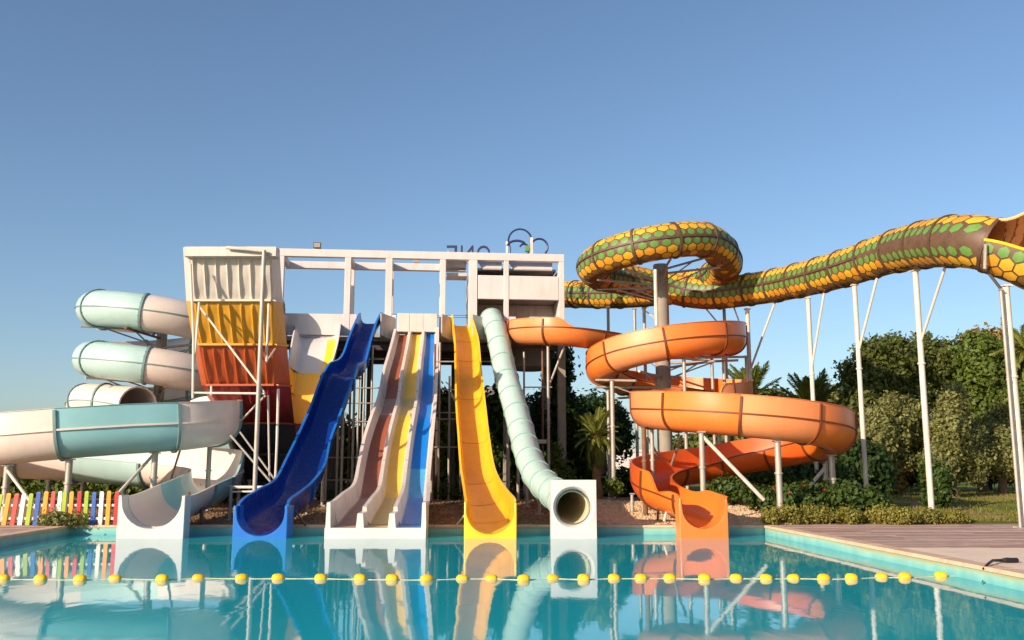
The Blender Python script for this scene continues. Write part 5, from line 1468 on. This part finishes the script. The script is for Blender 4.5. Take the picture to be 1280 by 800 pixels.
for k, (px, w, h) in enumerate(((985, 17, 13), (1022, 19, 12), (1060, 12, 10), (1098, 18, 9), (1126, 16, 12), (1160, 17, 9), (1190, 13, 7), (964, 8, 8))):
    Y = 29.0 + R.uniform(-.25, .25)
    nm = ['yellow-green low bush at the left end of the pool corner bed', 'yellow-green low bush, second from the left in the corner bed', 'small yellow-green bush, third in the corner bed', 'wide low bush in the middle of the corner bed', 'taller yellow-green bush left of the leaning pole', 'low bush at the foot of the leaning pole', 'low sparse bush at the right end of the corner bed', 'tiny bush on the gravel beside the pool corner'][k]
    px_hedge(nm, [(px, 648 - h * 0.3, w * .9, h * R.uniform(.7, 1.1), 0, .4), (px + w * .5, 650 - h * .2, w * .7, h * R.uniform(.4, .9), R.uniform(-.1, .3), .3), (px - w * .5, 650 - h * .2, w * .6, h * R.uniform(.3, 1.0), R.uniform(-.1, .3), .3)], Y, 3400, 0.042, 'lime', 60 + k, group='low bushes in the corner bed', inward=0.5, lump=0.55)
# red hibiscus flowers on the hedge
fb = empty('hibiscus_flowers', base_at(1000, 30.4)); tag(fb, 'few red flowers on the dark hedge before the orange spiral', 'flowers')
M_RED = mat('red_petal', lin((190, 30, 20)), 0.5, 0.2, 10)
for px, py in ((966, 609), (1001, 606), (1004, 607), (1030, 612), (985, 616)):
    mb = MB(); c_ = at(px, py, 30.0)
    for k in range(5):
        a = 2 * math.pi * k / 5; d1 = Vector((math.cos(a), -0.4, math.sin(a))) * 0.035; d2 = Vector((math.cos(a + .5), -0.35, math.sin(a + .5))) * 0.035; mb.add([c_, c_ + d1, c_ + d1 * 1.2 + d2 * .5, c_ + d2], [(0, 1, 2, 3)])
    mb.build('flower', M_RED, fb)

# middle trees behind the slides
G4 = 'trees behind the slide tower'
ptree('shade_tree', 'round dark tree behind the date palm, right of the tower', 'tree', 752, 58, [(742, 525, 28, 34, 0), (770, 540, 18, 34, 0), (725, 540, 24, 42, 0)], 18000, 0.14, 'dark', 71, 3.0, .22, G4)
ptree('ivy_tree', 'tall ivy-clad tree in the shade of the tower, right of the green tube', 'tree', 690, 47.5, [(690, 520, 30, 50, 0), (715, 560, 30, 60, 0), (700, 470, 12, 34, 0), (665, 575, 32, 50, -.5), (725, 605, 20, 30, 0)], 24000, 0.14, 'dark', 72, 4.0, .25, G4)
ptree('leafy_tree', 'green leafy tree between the yellow chute and the green tube', 'tree', 618, 46, [(620, 560, 24, 66, 0), (632, 520, 16, 34, 0), (608, 600, 20, 40, 0)], 10000, 0.16, 'shrub', 73, 3.0, .2, G4)
ptree('cypress_tree', 'pointed green tree between the three-lane slide and yellow chute', 'tree', 556, 46.5, [(554, 512, 11, 22, 0), (556, 560, 22, 50, 0), (558, 610, 26, 34, 0)], 9000, 0.16, 'hedge', 74, 3.0, .2, G4)
ptree('leafy_tree', 'dark leafy tree seen through the scaffold beside the blue chute', 'tree', 452, 46, [(440, 575, 26, 50, 0), (470, 590, 30, 60, 0), (420, 600, 24, 40, 0)], 11000, 0.17, 'dark', 75, 3.0, .2, G4)
ptree('leafy_tree', 'dark leafy tree behind the three-lane slide', 'tree', 510, 48, [(505, 570, 34, 62, 0), (530, 600, 30, 44, 0)], 9000, 0.18, 'shrub', 76, 3.0, .2, G4)
ptree('creeper', 'bright green creeper climbing beside the foot of the green tube', 'shrub', 705, 40, [(702, 600, 12, 20, 0), (712, 612, 10, 12, 0), (694, 580, 7, 22, 0)], 3000, 0.09, 'hedge', 77, 0)
ptree('shrub', 'dark bush behind the gravel beside the date palm', 'shrub', 770, 44, [(776, 604, 22, 16, 0), (800, 600, 16, 18, 0), (752, 612, 16, 8, 0)], 6000, 0.1, 'dark', 78, 0)
ptree('shrub', 'small bright weed at the foot of the poles beside the gravel', 'shrub', 768, 36, [(768, 611, 8, 7, 0)], 500, 0.07, 'hedge', 79, 0)
px_hedge('dry low bushes in the shade behind the chutes', [(600, 620, 20, 9, 0, .6), (555, 618, 22, 8, 0, .6), (420, 622, 26, 7, 0, .6), (270, 618, 24, 7, -3, .6), (640, 622, 16, 7, 0, .5)], 38.5, 7000, 0.08, 'shrub', 80, 'shrub', 'shrub')
# left hedge
px_hedge('long clipped green hedge behind the picket fence', [(x, 617, 26, 21, 0, 1.1) for x in range(-70, 330, 30)], 41.0, 26000, 0.12, 'hedge', 81, 'hedge', 'hedge', lump=0.25)
px_hedge('small wild weeds in front of the picket fence', [(58, 650, 10, 6, 0, .25), (76, 648, 12, 8, 0, .25), (92, 650, 9, 6, 0, .25)], 28.05, 1800, 0.05, 'olive', 82, 'weeds', 'weeds')
px_hedge('dry shrub row behind the ivory spiral exit', [(245, 598, 30, 12, 0, .8), (290, 600, 30, 12, 0, .8)], 40.0, 5000, 0.1, 'olive', 83, 'shrub', 'shrub')
# far belt of trees
G5 = 'far trees on the horizon'
for k, (px, Y, h) in enumerate(((460, 120, 40), (395, 130, 30), (560, 125, 38), (620, 118, 44), (690, 130, 26), (815, 125, 16), (870, 95, 50), (900, 90, 62), (250, 130, 20), (130, 130, 14), (20, 130, 14), (935, 84, 58), (1000, 88, 60), (1045, 80, 66), (1350, 90, 70), (-90, 120, 20), (1145, 92, 30), (1215, 96, 34))):
    loc_ = {460: 'seen past the blue chute', 395: 'behind the half-pipe wall', 560: 'behind the yellow chute', 620: 'behind the green tube', 690: 'left of the white houses', 815: 'between the white houses', 870: 'behind the concrete column', 900: 'right of the concrete column', 250: 'behind the ivory spiral mast', 130: 'behind the picket fence', 20: 'at the far left', 935: 'behind the big palm', 1000: 'behind the leaning palm fronds', 1045: 'left of the tall lawn trees', 1350: 'beyond the right edge', -90: 'beyond the left edge', 1145: 'seen low between the olive trees', 1215: 'seen low past the leaning pole'}[px]
    ptree('far_tree', 'distant green tree ' + loc_, 'tree', px, Y, [(px, 590 - h * .45, 34, h * .55, 0), (px + 18, 590 - h * .3, 26, h * .42, 0)], 6000, 0.28, 'ficus', 90 + k, 2.0, .2, G5)

# palms: trunk and single fronds
def frond_mesh(L_, droop, seed, wid=0.55):
    rs = random.Random(seed); mb = MB(); N_ = 26; pts = []
    for i in range(N_ + 1):
        t = i / N_; pts.append(Vector((L_ * (t - 0.12 * droop * t * t), 0, L_ * (0.35 * t - droop * 0.55 * t * t))))
    mb.tube(pts, [0.035 * (1 - .85 * i / N_) for i in range(N_ + 1)], 5)
    for i in range(3, N_ + 1):
        t = i / N_; d = (pts[i] - pts[i - 1]).normalized(); ln = wid * (math.sin(math.pi * min(1, t * .9 + .12)) ** .6) * rs.uniform(.85, 1.1)
        for s in (-1, 1):
            for q in (0, 0.5):
                b = pts[i] - d * (L_ / N_) * q
                tip = b + d * ln * .75 + Vector((0, s * ln * .62, rs.uniform(-.28, .12) * ln))
                w = Vector((0, 0, 1)).cross(tip - b).normalized() * 0.016
                m_ = b.lerp(tip, .45) + Vector((0, 0, .03))
                mb.add([b - d * .02, m_ - w, tip, m_ + w, ], [(0, 1, 2, 3)])
    return mb.mesh('frond', LM['palm'])
FR = [frond_mesh(1.0, dr, 200 + k, 0.26) for k, dr in enumerate((0.35, 0.8, 1.25, 1.7))]
def palm(label, px, py, Y, L_, nf, seed, r=0.2, thin=False):
    rs = random.Random(seed); b = base_at(px, Y); c_ = at(px, py, Y)
    root = empty('date_palm', b, 0, label, 'palm tree')
    h = c_.z - b.z; mb = MB(); n_ = 18
    pts = [Vector((0.05 * math.sin(i * .6), 0, -0.2 + (h + 0.1) * i / n_)) for i in range(n_ + 1)]
    mb.tube(pts, [r * (1.15 - .2 * i / n_) * (1.1 if i % 2 else .94) * (1.35 if i > n_ - 4 else 1) for i in range(n_ + 1)], 12); mb.build('trunk', M_PBARK, root, True, 70, world=False)
    for k in range(nf):
        f = k / nf; el = 80 - 115 * f ** 0.9 + rs.uniform(-8, 8); az = k * 137.5 + rs.uniform(-10, 10)
        o_ = bpy.data.objects.new('frond', FR[min(3, int(f * 4))]); COL.objects.link(o_); o_.parent = root
        o_.location = (0, 0, h - 0.1 - f * 0.25); s = L_ * rs.uniform(.85, 1.1); o_.scale = (s, s, s)
        o_.rotation_euler = (rs.uniform(-.3, .3), math.radians(-(el - 18)), math.radians(az))
palm('short date palm with a thick trunk standing behind the gravel, left of the orange spiral', 747, 541, 39.3, 1.2, 44, 5, 0.16)
palm('big palm crown showing above the orange spiral at its right', 944, 497, 60, 2.6, 60, 6, 0.3)
palm('palm with pale green drooping fronds behind the right end of the orange spiral', 1018, 514, 50, 2.4, 76, 7, 0.3)
palm('palm crown poking out above the tall trees, right of the leaning pole', 1168, 438, 58, 1.5, 34, 8, 0.2)
palm('palm whose fronds reach in at the right edge', 1300, 440, 48, 2.2, 40, 9, 0.25)

# ---------------------------------------------------------------- gravel, loose stones and grass
def scatter_stones(n, fn, smin, smax, m, name, seed):
    rs = np.random.RandomState(seed); mb = MB()
    tpl = np.array([(1, 0, 0), (-1, 0, 0), (0, 1, 0), (0, -1, 0), (0, 0, 1), (0, 0, -1)], float)
    fc = [(0, 2, 4), (2, 1, 4), (1, 3, 4), (3, 0, 4)]
    V = []; F = []
    for i in range(n):
        x, y = fn(rs); s = rs.uniform(smin, smax); a = rs.uniform(0, 6.28)
        c_, s_ = math.cos(a), math.sin(a); k = tpl * (s * rs.uniform(.7, 1.3), s * rs.uniform(.7, 1.2), s * rs.uniform(.5, .9)) + rs.normal(size=(6, 3)) * s * .15
        q = np.stack([k[:, 0] * c_ - k[:, 1] * s_ + x, k[:, 0] * s_ + k[:, 1] * c_ + y, k[:, 2] + gh(x, y) + s * .1], 1)
        b = len(V); V.extend(map(tuple, q)); F.extend([(b + f[0], b + f[1], b + f[2]) for f in fc])
    mb.v = V; mb.f = F; mb.m = [0] * len(F)
    return tag(mb.build(name, m), kind='stuff')
M_GRAV = mat('pale_gravel', lin((204, 178, 142)), 0.9, 0.25, 14, 0.3, 40, 0.2, hue=lin((186, 154, 116)))
scatter_stones(15000, lambda rs: (rs.uniform(1.9, 8.6), PB + 0.4 + 8.0 * rs.uniform(0, 1) ** 1.2), 0.025, 0.075, M_GRAV, 'gravel', 1)
M_STO = mat('brown_stones', lin((128, 102, 78)), 0.9, 0.3, 10, 0.3, 40, 0.2)
scatter_stones(12000, lambda rs: (rs.uniform(-15, 2.4), PB + 0.4 + 9 * rs.uniform(0, 1) ** 1.3), 0.015, 0.06, M_STO, 'loose_stones', 2)
def grass_blades(n, seed):
    rs = np.random.RandomState(seed); x = 8.6 + 22 * rs.uniform(0, 1, n) ** 1.2; y = 29.6 + 26 * rs.uniform(0, 1, n) ** 1.4
    keep = rs.uniform(0, 1, n) < 0.35 + 0.65 * (np.sin(x * 1.3 + y * .7) * np.sin(y * 1.1 - x * .4) > -0.25); x, y = x[keep], y[keep]; n = len(x)
    z = np.array([gh(a, b) for a, b in zip(x, y)]); h = rs.uniform(.04, .12, n); a = rs.uniform(0, 6.28, n); w = 0.012
    l = rs.normal(size=(n, 2)) * .04
    v = np.stack([np.stack([x - np.cos(a) * w, y - np.sin(a) * w, z], 1), np.stack([x + np.cos(a) * w, y + np.sin(a) * w, z], 1), np.stack([x + l[:, 0], y + l[:, 1], z + h], 1)], 1).reshape(-1, 3)
    me = bpy.data.meshes.new('grass'); me.vertices.add(3 * n); me.vertices.foreach_set('co', v.ravel().astype('f')); me.loops.add(3 * n); me.loops.foreach_set('vertex_index', np.arange(3 * n, dtype='i')); me.polygons.add(n); me.polygons.foreach_set('loop_start', np.arange(0, 3 * n, 3, dtype='i'))
    me.update(calc_edges=True); me.materials.append(LM['lime']); return tag(link_mesh('grass', me), kind='stuff')
grass_blades(60000, 3)

# ---------------------------------------------------------------- far white houses, shade sail
def house(label, px0, px1, py0, Y, rows_=1, cols_=3, seed=0, door=True):
    a, b = at(px0, 600, Y), at(px1, 600, Y); zt = at(px0, py0, Y).z; w = b.x - a.x; g = gh(a.x, Y)
    root = empty('white_house', ((a.x + b.x) / 2, Y, g), 0, label, 'house', 'white houses in the distance')
    mb = MB(); mb.box((-w / 2, 0, -.2), (w / 2, 7, zt - g)); mb.build('wall', M_WHITE, root, world=False)
    mb = MB(); mb.box((-w / 2 - .1, -.1, zt - g + .002), (w / 2 + .1, 7.1, zt - g + .2)); mb.build('parapet', M_WHITE, root, world=False)
    for r_ in range(rows_):
        for c_ in range(cols_):
            x = -w / 2 + w * (c_ + .5) / cols_; z = 1.0 + r_ * 3.0
            mb = MB(); mb.box((x - .5, -.06, z), (x + .5, -.002, z + 1.2)); f = mb.build('window', M_GREYWALL, root, world=False)
            mb = MB(); mb.box((x - .42, -.07, z + .08), (x + .42, -.062, z + 1.12)); mb.build('pane', M_DARKST, f, world=False)
house('low white house wall seen left of the orange spiral, past the poles', 775, 836, 565, 78, 0, 0)
house('small white house seen between the ivy-clad tree and the date palm', 716, 744, 582, 96, 1, 2)
house('pale low house seen between two poles left of the larger white wall', 755, 775, 580, 100, 1, 2)
# grey shade sail behind the tower
sail = empty('shade_sail', base_at(640, 52), 0, 'grey stretched shade sail behind the tower, seen past the green tube', 'shade sail')
cn = [at(588, 492, 52), at(632, 462, 54), at(700, 528, 53), at(612, 500, 50)]
mb = MB(); n_ = 14; V = []
for i in range(n_ + 1):
    for j in range(n_ + 1):
        u, v = i / n_, j / n_
        p = cn[0].lerp(cn[1], u).lerp(cn[3].lerp(cn[2], u), v); c_ = sum(cn, Vector()) / 4
        e_ = max(abs(u - .5), abs(v - .5)) * 2; k = (1 - abs(u - .5) * 2) if abs(v - .5) > abs(u - .5) else (1 - abs(v - .5) * 2)
        V.append(p + (c_ - p) * 0.28 * k * e_)
mb.add(V + [v - Vector((0, 0, .03)) for v in V], [(i * (n_ + 1) + j, (i + 1) * (n_ + 1) + j, (i + 1) * (n_ + 1) + j + 1, i * (n_ + 1) + j + 1) for i in range(n_) for j in range(n_)] + [tuple(reversed([(n_ + 1) ** 2 + q for q in (i * (n_ + 1) + j, (i + 1) * (n_ + 1) + j, (i + 1) * (n_ + 1) + j + 1, i * (n_ + 1) + j + 1)])) for i in range(n_) for j in range(n_)])
mb.build('sail', M_GREYWALL, sail, True, 60)
for c_ in cn: mb = MB(); mb.tube([(c_.x, c_.y, 0.2), tuple(c_)], .08, 8); mb.build('sail_post', M_STEEL, sail, True)
